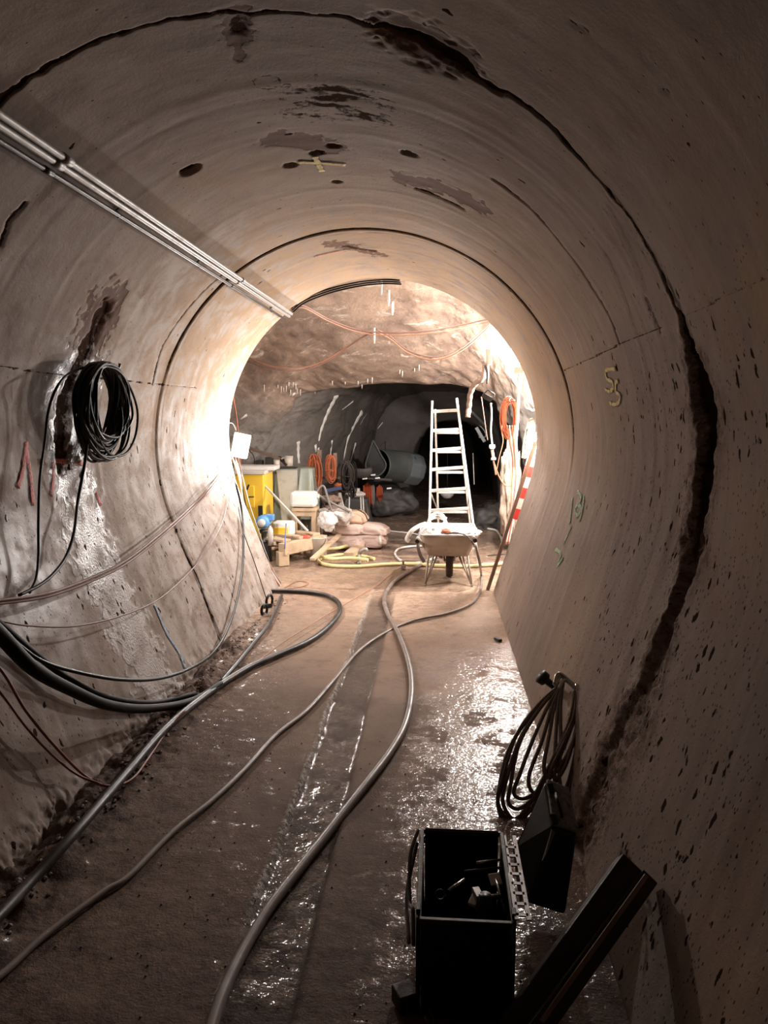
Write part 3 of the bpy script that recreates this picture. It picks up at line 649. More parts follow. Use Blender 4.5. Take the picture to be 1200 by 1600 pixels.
# black cable coil on the left wall
peg = H(160, 566, 0.0); pn = hit(160, 566)[1]
ct = thing('cable_coil', peg, 'large black cable coil hanging on the rusty seam of the left wall', 'cable coil')
wv = (H(196, 640, .1) - H(124, 640, .1)) * .5; c0 = W(161, 640, H(160, 640, .11).y - .02) ; n0 = Vector((1, 0, 0))
vv = (H(160, 705, .1) - H(160, 570, .1)) * .5
bm = BM()
for i in range(44):
    k = random.random(); hw = .58 + .42 * random.random(); top = 1.0 + random.uniform(-.04, .05); bot = (.62 + .62 * k); ox = random.uniform(-.18, .18); no = -.035 + .07 * random.random()
    P = []
    for j in range(21):
        a = 2 * math.pi * j / 20; cv, sv = math.cos(a), math.sin(a)
        vy = (-cv * (top if cv > 0 else bot))
        P.append(c0 + wv * (sv * hw + ox * (1 - cv) * .6) + vv * (vy * 1.0) + n0 * (no + .02 * math.sin(a * 2 + i)))
    P[-1] = P[0].copy()
    tube(bm, P, .0075, 6, 3, caps=False)
P = [c0 + wv * a + vv * b + n0 * .03 for a, b in ((.2, -1.02), (.9, -.6), (1.35, .0), (1.30, .62), (.9, 1.05), (.35, 1.12), (-.1, .95), (-.5, .5), (-.7, -.1), (-.6, -.7), (0, -1.02))]
tube(bm, P, .0075, 6, 6)
obj('loops', bm, M_BLKCOIL, ct)
bm = BM(); tube(bm, HP([(150, 572), (118, 578), (92, 600), (76, 640), (70, 690), (62, 750), (60, 820), (60, 870), (56, 905), (46, 926)], [.11, .11, .11, .10, .10, .09, .09, .08, .07, .07]), .007, 6, 8); obj('tail', bm, M_BLKCOIL, ct)  # left tail; its upper bend stands in for the coil's shadow loop
bm = BM(); tube(bm, HP([(140, 660), (133, 720), (122, 780), (116, 830), (104, 868), (85, 895), (62, 914), (30, 930)], [.12, .12, .10, .09, .08, .08, .08, .07]), .008, 6, 8); obj('tail', bm, M_BLKCOIL, ct)
bm = BM(); tube(bm, [peg - pn * .03, peg + pn * .10, peg + pn * .11 + Vector((0, 0, .03))], .010, 8, 0); tag(obj('wall_peg', bm, M_STEEL), 'steel peg in the left wall holding the large black cable coil', 'peg')

# brown cable coil low on the right wall
an = H(884, 1068, .03); kt = thing('cable_coil', an, 'dark brown cable coil hung low on the right wall beside black tool case', 'cable coil')
def WY(px, py): return W(px, py, float(np.interp(py, [1060, 1120, 1200, 1290], [3.42, 3.22, 3.0, 2.88])))
def loop(left, right, bottom):
    return [WY(880, 1066)] + [WY(*q) for q in left] + [WY(*bottom)] + [WY(*q) for q in right] + [WY(900, 1070)]
L_ = [([(842, 1100), (806, 1150), (786, 1215), (778, 1258)], [(832, 1262), (862, 1200), (893, 1130)], (797, 1286)),
      ([(850, 1098), (815, 1150), (792, 1215), (786, 1255)], [(838, 1240), (868, 1180), (896, 1120)], (806, 1280)),
      ([(846, 1104), (812, 1160), (798, 1225), (795, 1255)], [(850, 1228), (880, 1170), (900, 1110)], (815, 1262)),
      ([(858, 1100), (835, 1150), (812, 1210), (803, 1240)], [(850, 1225), (886, 1180), (905, 1120)], (822, 1247)),
      ([(864, 1100), (846, 1160), (826, 1215)], [(872, 1215), (894, 1165), (910, 1110)], (838, 1240)),
      ([(872, 1100), (868, 1160), (866, 1210)], [(886, 1225), (902, 1165), (914, 1105)], (872, 1245)),
      ([(876, 1100), (876, 1160), (874, 1215)], [(893, 1220), (905, 1165), (911, 1115)], (882, 1248)),
      ([(868, 1095), (858, 1150), (850, 1200)], [(884, 1195), (900, 1140), (908, 1100)], (862, 1225)),
      ([(848, 1095), (800, 1160), (781, 1225), (780, 1262)], [(826, 1258), (852, 1210), (888, 1130)], (803, 1280))]
bm = BM(); 
for a in L_: tube(bm, loop(*a), .0085, 8, 8)
obj('loops', bm, mat('brown_cable_sheath', (0.10, 0.065, 0.055), 0.22, dirt=0.3), kt)
bm = BM()
for (a, b, c) in (((868, 1072), (884, 1060), (902, 1078)), ((872, 1078), (890, 1066), (908, 1086)), ((866, 1070), (880, 1056), (896, 1070))):
    tube(bm, [WY(*a), WY(*b) + Vector((-.02, 0, .01)), WY(*c)], .010, 8, 6)
obj('tie', bm, M_SHINE, kt)
bm = BM(); tube(bm, [WY(*q) for q in ((780, 1262), (786, 1300), (797, 1325), (800, 1342))], .008, 8, 6); obj('tail', bm, M_BLKCOIL, kt)
bm = BM(); a = H(878, 1082, 0); lathe(bm, [(0.0, -.02), (.018, -.02), (.018, .10), (.034, .11), (.036, .14), (.0, .15)], a, 14, Vector((0, 0, 1)).rotation_difference(Vector((-.75, -.1, .6))).to_matrix())
tag(obj('wall_peg', bm, M_BLKM), 'black round-headed peg above the brown cable coil on right wall', 'peg')

# ------------------------------------------------------------------ tool crate in the foreground
cx0, cx1, cy0, cy1, cz = -0.03, 0.205, 1.84, 2.24, 0.315
t = thing('tool_crate', (0.085, 2.06, 0), 'black steel tool crate standing open on the wet floor, lower right', 'crate')
def sheet(bm, a, b, c, d, th=.004):
    n = (Vector(b) - Vector(a)).cross(Vector(d) - Vector(a)).normalized() * th
    v = [bm.verts.new(Vector(p) + q) for q in (-n * .5, n * .5) for p in (a, b, c, d)]
    for f in ((0, 1, 2, 3), (7, 6, 5, 4), (0, 4, 5, 1), (1, 5, 6, 2), (2, 6, 7, 3), (3, 7, 4, 0)): bm.faces.new([v[i] for i in f])
bm = BM()
sheet(bm, (cx0, cy0, .01), (cx1, cy0, .01), (cx1, cy0, cz - .02), (cx0, cy0, cz - .02)); sheet(bm, (cx0, cy1, .01), (cx1, cy1, .01), (cx1, cy1, cz + .01), (cx0, cy1, cz + .01))
sheet(bm, (cx0, cy0, .01), (cx0, cy1, .01), (cx0 - .01, cy1, cz), (cx0 - .01, cy0, cz - .02)); sheet(bm, (cx1, cy0, .01), (cx1, cy1, .01), (cx1 + .01, cy1, cz), (cx1 + .01, cy0, cz - .02))
sheet(bm, (cx0, cy0, .012), (cx1, cy0, .012), (cx1, cy1, .012), (cx0, cy1, .012))
obj('body', bm, M_BLKM, t, .002)
bm = BM()
for a, b in (((cx0 - .01, cy0, cz - .02), (cx1 + .01, cy0, cz - .02)), ((cx0 - .01, cy1, cz), (cx1 + .01, cy1, cz)), ((cx0 - .01, cy0, cz - .02), (cx0 - .01, cy1, cz)), ((cx1 + .01, cy0, cz - .02), (cx1 + .01, cy1, cz))):
    beam(bm, a, b, .014, .014)
obj('rim', bm, M_STEEL, t, .003)
for x in (cx0 - .012, cx1 + .012):
    for y in (cy0 + .03, cy1 - .03):
        bm = BM(); bx(bm, (x, y, cz / 2), (.012, .03, cz)); obj('corner_post', bm, M_BLKM, t, .002)
for (px, py, Y) in ((669, 1312, 2.24), (688, 1398, 1.93)):
    bm = BM(); c = W(px, py, Y); P = [c + Vector((math.cos(a) * .013, .003 * math.sin(a), math.sin(a) * .013)) for a in np.linspace(0, 2 * math.pi, 17)]
    tube(bm, P, .0028, 6, 2); obj('lifting_ring', bm, M_STEEL, t)
bm = BM()                                       # perforated steel strip on the right side of the crate
for k in range(8):
    y = cy0 + .02 + k * .045; beam(bm, (cx1 + .018, y, cz - .005), (cx1 + .050, y, cz - .005), .012, .004)
beam(bm, (cx1 + .018, cy0, cz - .005), (cx1 + .018, cy1, cz - .005), .012, .004); beam(bm, (cx1 + .050, cy0, cz - .005), (cx1 + .050, cy1, cz - .005), .012, .004)
obj('perforated_strip', bm, M_GALV, t)
def part_tool(name, a, b, r, m, label, cat, head=None):
    o = thing(name, (Vector(a) + Vector(b)) / 2, label, cat, 'tools in the black crate'); bm = BM(); tube(bm, [a, b], r, 8, 0); obj('shaft', bm, m, o)
    if head:
        bm = BM(); bx(bm, b, head, (Vector(b) - Vector(a)).to_track_quat('Z', 'Y').to_matrix()); obj('head', bm, head_m, o, .002)
    return o
head_m = M_GALV
part_tool('pipe', W(745, 1348, 2.1), W(790, 1342, 2.2), .004, M_SHINE, 'thin bright rod at the back inside the black crate', 'rod')
part_tool('pipe', W(725, 1362, 2.05), W(785, 1355, 2.15), .004, M_STEEL, 'thin dull rod just in front of the bright one in the crate', 'rod')
part_tool('chisel', W(700, 1392, 1.98), W(726, 1374, 2.02), .005, M_SHINE, 'small slanted steel chisel at the left inside the black crate', 'chisel')
part_tool('hammer', W(782, 1400, 2.0), W(746, 1404, 1.98), .008, M_SHINE, 'bright steel hammer lying across the middle of the black crate', 'hammer', (.045, .045, .022))
head_m = M_CERAM
part_tool('scraper', W(790, 1425, 1.97), W(774, 1374, 2.05), .005, M_SHINE, 'steel scraper with a pale blade standing in the crate corner', 'scraper', (.035, .008, .035))
bm = BM(); beam(bm, W(737, 1415, 1.96), W(748, 1393, 2.0), .024, .014); tag(obj('wooden_wedge', bm, M_CERAM, bevel=.002), 'small pale wooden wedge beside the hammer in the black crate', 'wedge')
bm = BM(); lathe(bm, [(0, 0), (.022, 0), (.022, .16), (.018, .17), (.018, .20), (0, .20)], W(756, 1500, 1.93), 14); tag(obj('canister', bm, M_BLKP), 'dark cylindrical canister upright at the front of the tool crate', 'canister')
bm = BM(); tube(bm, [(-.052, 2.22, .33), (-.075, 2.15, .28), (-.072, 2.05, .2), (-.06, 1.98, .22), (-.058, 1.97, .12)], .006, 8, 8); tube(bm, [(-.055, 2.2, .3), (-.082, 2.1, .19), (-.07, 1.95, .14)], .006, 8, 8)
tag(obj('rope', bm, M_GREYF), 'grey rope hanging over the left side of the black crate', 'rope')
# plate between crate and case
bm = BM(); sheet(bm, W(801, 1328, 2.28), W(806, 1328, 2.28), W(826, 1395, 2.2), W(812, 1412, 2.17), .006); tag(obj('steel_plate', bm, M_GALV), 'narrow tan steel plate wedged between crate and black case', 'plate')

# ------------------------------------------------------------------ black tool case leaning on the right wall
t = thing('tool_case', (0.42, 2.38, 0), 'black tool case with grey speckled lid tipped against right wall', 'tool case')
def hexa(bm, bot, top):
    v = [bm.verts.new(Vector(p)) for p in list(bot) + list(top)]
    for f in ((3, 2, 1, 0), (4, 5, 6, 7), (0, 1, 5, 4), (1, 2, 6, 5), (2, 3, 7, 6), (3, 0, 4, 7)): bm.faces.new([v[i] for i in f])
bm = BM(); hexa(bm, [W(803, 1322, 2.42), W(822, 1412, 2.31), W(884, 1432, 2.26), W(872, 1340, 2.46)], [W(852, 1218, 2.53), W(861, 1292, 2.36), W(903, 1304, 2.38), W(888, 1234, 2.56)])
obj('body', bm, M_BLKP, t, .010)
bm = BM(); sheet(bm, W(854, 1218, 2.515), W(888, 1232, 2.54), W(903, 1301, 2.37), W(863, 1289, 2.345), .012); obj('lid', bm, mat('speckled_grey_plastic', (0.17, 0.16, 0.15), 0.5, dirt=0.9, dcol=(.03, .025, .02), scale=40), t, .004)
for a, b, c in (((858, 1224), (863, 1240), 2.49), ((862, 1272), (868, 1288), 2.35)):
    bm = BM(); beam(bm, W(*a, c), W(*b, c - .03), .022, .014); obj('latch', bm, M_BLKM, t, .003)
bm = BM(); tube(bm, [W(868, 1240, 2.46), W(870, 1248, 2.40), W(876, 1266, 2.37), W(878, 1276, 2.38)], .006, 8, 6); obj('handle', bm, M_BLKM, t)
bm = BM(); sheet(bm, W(862, 1296, 2.33), W(868, 1300, 2.33), W(853, 1335, 2.30), W(847, 1345, 2.30), .004); obj('edge_strip', bm, M_GREYF, t)

# two beams leaning in the lower right corner
def plank(name, a, b, wd, th, m, label, cat='plank', up=(0, 0, 1), group=None, bevel=.004):
    bm = BM(); beam(bm, a, b, wd, th, up); return tag(obj(name, bm, m, bevel=bevel), label, cat, group)
plank('timber_beam', H(985, 1352, .075), W(735, 1705, 1.60), .075, .06, M_DWOOD, 'dark square timber leaning in the lower right corner, upper of the two', 'timber', (.6, 0, .8), 'dark timbers in the corner')
plank('timber_beam', H(1012, 1372, .028), W(775, 1700, 1.56), .05, .045, M_DWOOD, 'dark timber with paler worn edge, nearest the right wall', 'timber', (.6, 0, .8), 'dark timbers in the corner')
plank('lath', H(1010, 1368, .062), W(800, 1660, 1.60), .012, .008, M_PLANK, 'thin pale lath lying along the edge of the corner timbers', 'lath', (.6, 0, .8), None, .001)
plank('wood_block', G(618, 1562, .03), G(648, 1552, .03), .06, .05, M_DWOOD, 'small dark wood block on the floor left of the tool crate', 'block')
cable('rod', [G(690, 1620, .02), G(668, 1570, .03), W(650, 1532, 1.95)], .006, M_BLKM, 'bent black rod propped beside the small wood block', 'rod', n=4)
plank('wood_chip', G(774, 997, .01), G(782, 1001, .012), .03, .02, M_BLKM, 'small black scrap at the foot of the right wall', 'scrap')

# bracket at the left corner, where the lining ends
t = thing('cable_bracket', H(418, 948, 0), 'black two-ring cable bracket low on the left wall near tunnel mouth', 'bracket')
for (a, b, r_) in ((421, 939, .052), (413, 953, .045)):
    bm = BM(); c = H(a, b, .03); P = [c + Vector((.3 * math.cos(q) * r_, math.cos(q) * r_ * .9, math.sin(q) * r_)) for q in np.linspace(0, 2 * math.pi, 13)]
    tube(bm, P, .012, 8, 2); obj('ring', bm, M_BLKM, t)
bm = BM(); beam(bm, H(412, 948, .02), H(424, 946, .02), .02, .04); obj('plate', bm, M_BLKM, t, .003)

# rubble crumbled along the foot of the left wall
bm = BM()
for i in range(420):
    y = 1.9 + 4.6 * random.random() ** 1.2; x = -1.44 + abs(random.gauss(0, .055)); s = random.uniform(.003, .011) * (1.1 if y < 4 else .8)
    r_ = bmesh.ops.create_icosphere(bm, subdivisions=1, radius=s)
    for v in r_['verts']: v.co = Vector((v.co.x * random.uniform(.7, 1.4), v.co.y * random.uniform(.7, 1.4), v.co.z * random.uniform(.5, 1))) + Vector((x, y, zfloor(x, y) + s * .35))
for i in range(260):
    x = random.uniform(-1.3, 0.3); y = random.uniform(1.6, 3.6); s = random.uniform(.0015, .0045)
    r_ = bmesh.ops.create_icosphere(bm, subdivisions=1, radius=s)
    for v in r_['verts']: v.co += Vector((x, y, zfloor(x, y) + s * .3))
o = tag(obj('rubble', bm, M_STONE), 'loose mortar crumbs and grit strewn along the foot of left wall', 'rubble'); o['kind'] = 'stuff'

# ------------------------------------------------------------------ cables round the mouth
bm = BM()
for k in range(3):
    P = [W(a + k * 1.2, b - 2 + k * 3, 6.83 + .02 * k) for a, b in ((455, 484), (472, 470), (500, 458), (530, 449), (565, 442), (600, 439), (625, 440))]
    tube(bm, P, .007, 8, 6)
tag(obj('cable_bundle', bm, M_BLKCOIL), 'black cable bundle following the top edge of the tunnel mouth', 'cable')
SA = [(456, 478, 6.9), (475, 478, 7.0), (510, 497, 7.3), (548, 512, 7.5), (585, 519, 7.6), (630, 520, 7.6), (680, 515, 7.6), (720, 508, 7.7), (765, 498, 7.8)]
cable('cable', [W(a, b, c) for a, b, c in SA], .008, M_PINK, 'brown cable strung highest across the cavern roof', group='cables strung across the cavern roof')
cable('cable', [W(a + 2, b + 4, c) for a, b, c in SA], .006, M_ORAW, 'pale orange cable strung just beneath the highest brown one', group='cables strung across the cavern roof')
SB = [(384, 556, 8.0), (410, 568, 8.0), (440, 574, 8.0), (475, 574, 8.0), (510, 562, 8.0), (545, 540, 8.0), (570, 524, 7.9), (584, 519, 7.7)]
cable('cable', [W(a, b, c) for a, b, c in SB], .007, M_ORAW, 'orange cable festooned across left half of roof, upper strand', group='cables strung across the cavern roof')
cable('cable', [W(a - 2, b + 6 - 4 * i / 7, c) for i, (a, b, c) in enumerate(SB)], .006, M_PINK, 'brown cable festooned across left half of roof, lower strand', group='cables strung across the cavern roof')
SD = [(588, 518, 7.7), (610, 530, 7.8), (635, 550, 7.9), (665, 561, 7.9), (695, 560, 7.9), (725, 545, 7.9), (750, 524, 7.9), (768, 506, 7.9)]
cable('cable', [W(a, b, c) for a, b, c in SD], .007, M_ORAW, 'orange cable festooned across right half of roof, lower strand', group='cables strung across the cavern roof')
cable('cable', [W(a, b - 4, c + .03) for a, b, c in SD], .006, M_PINK, 'brown cable festooned across right half of roof, upper strand', group='cables strung across the cavern roof')

# white work light on the left edge of the mouth (the white box) with its own lamp
WL = Vector((-1.87, 6.93, 1.36))
t = thing('work_light', WL, 'blazing white work light box on the left edge of the tunnel mouth', 'lamp')
bm = BM(); rotz = Matrix.Rotation(math.radians(12), 3, 'Y'); bx(bm, WL, (.15, .07, .23), rotz); obj('housing', bm, M_BOX, t, .008)
bm = BM(); bx(bm, WL + Vector((0, -.037, 0)), (.125, .006, .2), rotz); obj('lens', bm, M_GLASS, t)
bm = BM(); tube(bm, [WL + Vector((-.03, 0, .1)), WL + Vector((-.06, -.02, .2)), WL + Vector((-.10, -.05, .22))], .006, 8, 5); obj('bracket', bm, M_STEEL, t)
# slim cables coming down from the box along the edge of the mouth
E_ = [(362, 712, 6.9), (370, 745, 6.9), (378, 790, 6.9), (388, 825, 6.9), (402, 860, 6.9), (418, 890, 6.9), (434, 915, 6.9)]
labs = [('red', M_ORA), ('white', M_WHC), ('pale orange', M_ORAW), ('black', M_BLKCOIL), ('grey', M_GALV)]
for k, (nm, m_) in enumerate(labs):
    P = [W(a + k * 3.0 + 3 * math.sin(i * 1.3 + k), b + (2 if k else 0), 6.9 + .04 * k) for i, (a, b, c) in enumerate(E_)]
    cable('cable', P, .008 if k < 3 else .006, m_, '%s cable running down the left edge of the tunnel mouth' % nm, group='cables down the left edge of the mouth')
cable('string', [W(363, 612, 7.2), W(370, 655, 7.2), W(374, 700, 7.2), W(378, 760, 7.2), W(381, 800, 7.1)], .006, M_ORA, 'orange cord hanging straight down at the left edge of the mouth', 'cord')
cable('string', [H(372, 790, .03), H(380, 830, .03), H(398, 880, .03), H(416, 935, .03)], .004, M_BLKCOIL, 'thin black cord running down the lining to the ring bracket', 'cord')

# ------------------------------------------------------------------ wheelbarrow
YB = 7.12
t = thing('wheelbarrow', W(702, 905, 7.35), 'grey wheelbarrow full of white gear parked before the ladder', 'wheelbarrow')
def ngon(bm, pts): return bm.faces.new([bm.verts.new(p) for p in pts])
near = [W(a, b, YB) for a, b in ((657, 838), (744, 838), (737, 854), (731, 869), (671, 869), (664, 854))]
nr_lo = [W(a, b, YB + .06) for a, b in ((673, 869), (730, 869))]
za = W(700, 836, YB).z; zb = W(700, 869, YB).z
xl_, xr_ = W(657, 838, YB).x, W(745, 838, YB).x
def ring_at(z, x0, x1, y0, y1, r_=.05, n=5):
    P = []
    for cx_, cy_, a0 in ((x1 - r_, y1 - r_, 0), (x0 + r_, y1 - r_, 90), (x0 + r_, y0 + r_, 180), (x1 - r_, y0 + r_, 270)):
        for k in range(n):
            a = math.radians(a0 + 90 * k / (n - 1)); P.append(Vector((cx_ + math.cos(a) * r_, cy_ + math.sin(a) * r_, z)))
    return P
bm = BM(); lv = []
for z, ins, y0, y1, r_ in ((za, 0, YB - .03, YB + .72, .06), (za - .03, .005, YB - .02, YB + .70, .06), (zb + .10, .035, YB - .01, YB + .60, .05), (zb, .075, YB + .02, YB + .46, .04)):
    lv.append([bm.verts.new(p) for p in ring_at(z, xl_ + ins, xr_ - ins, y0, y1, r_)])
for a, b in zip(lv, lv[1:]):
    for j in range(len(a)): f = bm.faces.new((a[j], a[(j + 1) % len(a)], b[(j + 1) % len(a)], b[j])); f.smooth = True
bm.faces.new(lv[-1])
obj('tub', bm, M_TUB, t, solid=.006)
bm = BM(); P = ring_at(za + .004, xl_ - .006, xr_ + .006, YB - .036, YB + .726, .06); tube(bm, P + [P[0]], .009, 8, 0); obj('rim', bm, M_WHT, t)
for s, (gx, gy) in ((-1, (652, 845)), (1, (742, 844))):
    g = W(gx, gy, 6.78); bm = BM(); e_ = Vector((xl_ + .06 if s < 0 else xr_ - .06, YB + .12, zb + .05))
    tube(bm, [g, g + Vector((-s * .004, .2, -.01)), e_, Vector((.0 * s + (xl_ + xr_) / 2 + s * .06, YB + .34, zb - .08))], .014, 10, 6); obj('handle_tube', bm, M_TUB, t)
    bm = BM(); tube(bm, [g + Vector((0, -.05, .004)), g + Vector((0, .07, 0))], .021, 14, 0); obj('grip', bm, M_RUB, t, .004)
for s in (-1, 1):
    ft = W(664, 915, 7.08) if s < 0 else W(737, 916, 7.08); bm = BM(); cxx = (xl_ + xr_) / 2
    tube(bm, [Vector((cxx + s * .19, YB + .05, zb)), ft + Vector((0, 0, .008))], .010, 8, 0); tube(bm, [Vector((cxx + s * .10, YB + .20, zb - .01)), ft + Vector((0, 0, .012))], .010, 8, 0)
    tube(bm, [Vector((cxx + s * .14, YB + .12, zb - .005)), ft + Vector((-s * .01, .02, .03))], .008, 8, 0); tube(bm, [ft + Vector((0, -.03, .008)), ft + Vector((0, .05, .008))], .010, 8, 0)
    obj('leg', bm, M_TUB, t)
wc = W(702, 889, 7.46); wc.z = .165 + .004
bm = BM(); lathe(bm, [(.10, -.022), (.13, -.036), (.155, -.034), (.165, -.018), (.167, 0), (.165, .018), (.155, .034), (.13, .036), (.10, .022), (.10, -.022)], wc, 32, Matrix.Rotation(math.pi / 2, 3, 'Y'))
wh = obj('wheel', bm, M_RUB, t)
bm = BM(); lathe(bm, [(0, -.05), (.018, -.05), (.022, -.02), (.105, -.012), (.105, .012), (.022, .02), (.018, .05), (0, .05)], wc, 24, Matrix.Rotation(math.pi / 2, 3, 'Y')); obj('hub', bm, M_TUB, wh)
for s in (-1, 1):
    bm = BM(); tube(bm, [wc + Vector((s * .05, 0, 0)), wc + Vector((s * .06, -.1, .10)), Vector((wc.x + s * .10, YB + .25, zb))], .010, 8, 0); obj('fork', bm, M_TUB, t)
# what lies in it
bm = BM(); crumple(bm, W(722, 832, 7.45), (.17, .26, .06), None, .35, 3); tag(obj('plastic_sheet', bm, M_CLOTH), 'crumpled white plastic sheet heaped at right in the wheelbarrow', 'sheet')
bm = BM(); crumple(bm, W(672, 830, 7.3), (.09, .14, .08), None, .35, 9); tag(obj('plastic_bag', bm, M_WHT), 'white plastic bag bulging over the left rim of the wheelbarrow', 'bag')
bm = BM(); c = W(683, 824, 7.5)
for k in range(3): tube(bm, [c + Vector((math.cos(a) * (.10 - .01 * k), math.sin(a) * .13, .03 + .025 * k + .05 * math.sin(a))) for a in np.linspace(0, 2 * math.pi, 17)], .013, 8, 2)
tag(obj('hose_coil', bm, M_WHT), 'white hose coiled on the load at left in the wheelbarrow', 'hose')
bm = BM(); crumple(bm, W(697, 832, 7.25), (.05, .05, .035), None, .3, 5, 3); tag(obj('rag', bm, mat('rusty_red_cloth', (.3, .08, .04), .8)), 'small rusty red rag in the middle of the wheelbarrow', 'rag')
plank('offcut', W(695, 827, 7.5), W(697, 808, 7.5), .02, .02, M_WHT, 'short white stake sticking up from the wheelbarrow load', 'stake', (0, 1, 0))
cable('strap', [W(666, 818, 7.3), W(655, 822, 7.2), W(643, 830, 7.15), W(636, 842, 7.15), W(640, 846, 7.15)], .022, M_WHC, 'pale flat strap hanging over the left side of the wheelbarrow', 'strap', flat=.3)
cable('strap', [W(664, 824, 7.2), W(656, 834, 7.1), W(653, 850, 7.05), W(656, 866, 7.1), W(663, 878, 7.15)], .018, M_GREYF, 'grey strap drooping below the left wheelbarrow grip', 'strap', flat=.35)
cable('cable', [W(692, 834, 7.1), W(715, 833, 7.05), W(730, 838, 6.98), W(738, 848, 6.9), W(746, 862, 7.0), W(752, 885, 7.05)], .006, M_STEEL, 'thin dark cord draped over the near rim of the wheelbarrow')

# ------------------------------------------------------------------ ladder
YL0, YL1 = 8.05, 8.55
def LD(px, py): return W(px, py, float(np.interp(py, [625, 886], [YL1, YL0])))
t = thing('stepladder', LD(705, 880), 'aluminium double stepladder standing behind the wheelbarrow', 'ladder')
def lx(py, a, b): return a[0] + (b[0] - a[0]) * (py - a[1]) / (b[1] - a[1])
la, lb, ra, rb = (675.5, 627), (669.5, 886), (713.5, 623), (748, 886)
for a, b in ((la, lb), (ra, rb)):
    bm = BM(); beam(bm, LD(*a), LD(*b), .062, .026, (1, 0, 0)); obj('stile', bm, M_ALU, t, .004)
for y in (642, 672, 702, 732, 765, 796, 828, 860):
    bm = BM(); beam(bm, LD(lx(y, la, lb), y + (2 if y > 700 else 1)), LD(lx(y, ra, rb), y - (2 if y > 700 else 1)), .036, .036); obj('rung', bm, M_ALU, t, .006)
def LR(px, py): return W(px, py, float(np.interp(py, [640, 862], [8.62, 9.15])))
la2, lb2, ra2, rb2 = (680, 640), (686, 862), (716, 640), (739, 862)
for a, b in ((la2, lb2), (ra2, rb2)):
    bm = BM(); beam(bm, LR(*a), LR(*b), .05, .024, (1, 0, 0)); obj('rear_stile', bm, M_ALU, t, .004)
for y in (676, 706, 738, 769, 800, 830):
    bm = BM(); beam(bm, LR(lx(y, la2, lb2), y), LR(lx(y, ra2, rb2), y), .03, .03); obj('rear_rung', bm, M_ALU, t, .005)
bm = BM(); tube(bm, [LD(673, 770), LR(684, 798)], .008, 8, 0); tube(bm, [LD(733, 770), LR(731, 790)], .008, 8, 0); obj('brace', bm, M_ALU, t)
for p in (lb, rb):
    bm = BM(); bx(bm, LD(*p), (.04, .075, .03)); obj('foot', bm, M_RUB, t, .004)

# plank leaning at the right of the mouth
plank('plank', W(762, 921, 6.93), W(837, 690, 7.06), .05, .032, M_PLANK, 'brown timber pole leaning on the right edge of the tunnel mouth', 'pole', (1, 0, 0))

# ------------------------------------------------------------------ right side of the cavern: lamps, cables, hung things
def bulb_lamp(loc, label, r_=.055):
    t = thing('bulkhead_lamp', loc, label, 'lamp', 'site lamps on the right of the cavern'); loc = Vector(loc)
    bm = BM(); lathe(bm, [(0, .10), (.05, .10), (.06, .08), (.06, .065), (0, .065)], loc, 16); obj('base', bm, M_WHT, t)
    bm = BM()
    for k in range(6):
        a = k * math.pi / 3; tube(bm, [loc + Vector((math.cos(a) * r_ * b, math.sin(a) * r_ * b, z)) for b, z in ((1.1, .06), (1.35, 0), (.9, -.07), (.0, -.09))], .003, 6, 5)
    obj('cage', bm, M_STEEL, t); return t
bulb_lamp(LAMP_B, 'caged site lamp high on the right cavern wall behind the lining')
bulb_lamp(FILL_D, 'added unseen caged fill lamp under the cavern roof just above the mouth')  # fixture for the added fill light, out of view
bulb_lamp(LAMP_A, 'caged site lamp hidden close behind the right edge of the mouth')
bm = BM(); tube(bm, [W(764, 525, 7.7), W(775, 548, 7.6), W(790, 568, 7.5), W(798, 578, 7.4), W(812, 579, 7.3)], .016, 10, 6); tag(obj('conduit', bm, M_WHT), 'bright white conduit bending down to the junction box', 'pipe')
jb = W(810, 579, 7.25); t = thing('junction_box', jb, 'white junction box where white conduits meet, right of mouth', 'junction box')
bm = BM(); bx(bm, jb, (.09, .05, .07)); obj('housing', bm, M_WHT, t, .008)
bm = BM(); tube(bm, [jb + Vector((.02, 0, 0)), jb + Vector((.03, 0, .08))], .012, 8, 0); tube(bm, [jb - Vector((.07, 0, 0)), jb + Vector((.07, 0, 0))], .012, 8, 0); obj('gland', bm, M_WHT, t)
cable('conduit', [W(810, 585, 7.25), W(810, 625, 7.25), W(808, 665, 7.25), W(806, 690, 7.3), W(807, 740, 7.3), W(800, 800, 7.4)], .014, M_WHT, 'white conduit dropping straight down from the junction box', 'pipe')
cable('cable', [W(819, 586, 7.2), W(817, 605, 7.2), W(820, 622, 7.2), W(830, 640, 7.2), W(836, 640, 7.2)], .009, M_WHC, 'white cable curling right below the junction box')
cable('cable', [W(828, 608, 7.2), W(820, 622, 7.2), W(822, 636, 7.2), W(832, 640, 7.2)], .007, M_WHC, 'thin white cable loop at the lining edge below junction box')
def smallbulb(px, py, Y, r_, label, m_=None):
    bm = BM(); lathe(bm, [(0, -r_), (r_ * .7, -r_ * .7), (r_, 0), (r_ * .7, r_ * .7), (r_ * .3, r_ * 1.3), (0, r_ * 1.4)], W(px, py, Y), 14); return tag(obj('socket', bm, m_ or M_WHT), label, 'socket')
smallbulb(764, 539, 7.7, .028, 'round white cable connector hanging under the roof cables')
cable('cable_loop', [W(760, 522, 7.8), W(768, 512, 7.8), W(775, 516, 7.8), W(770, 524, 7.8), W(762, 520, 7.8), W(768, 508, 7.8)], .014, M_WHT, 'white cable knot where roof cables meet right wall', 'cable')
cable('conduit', [W(784, 528, 7.3), W(790, 534, 7.25), W(796, 544, 7.2)], .014, M_WHT, 'short white conduit stub beside the lining edge above junction box', 'pipe')
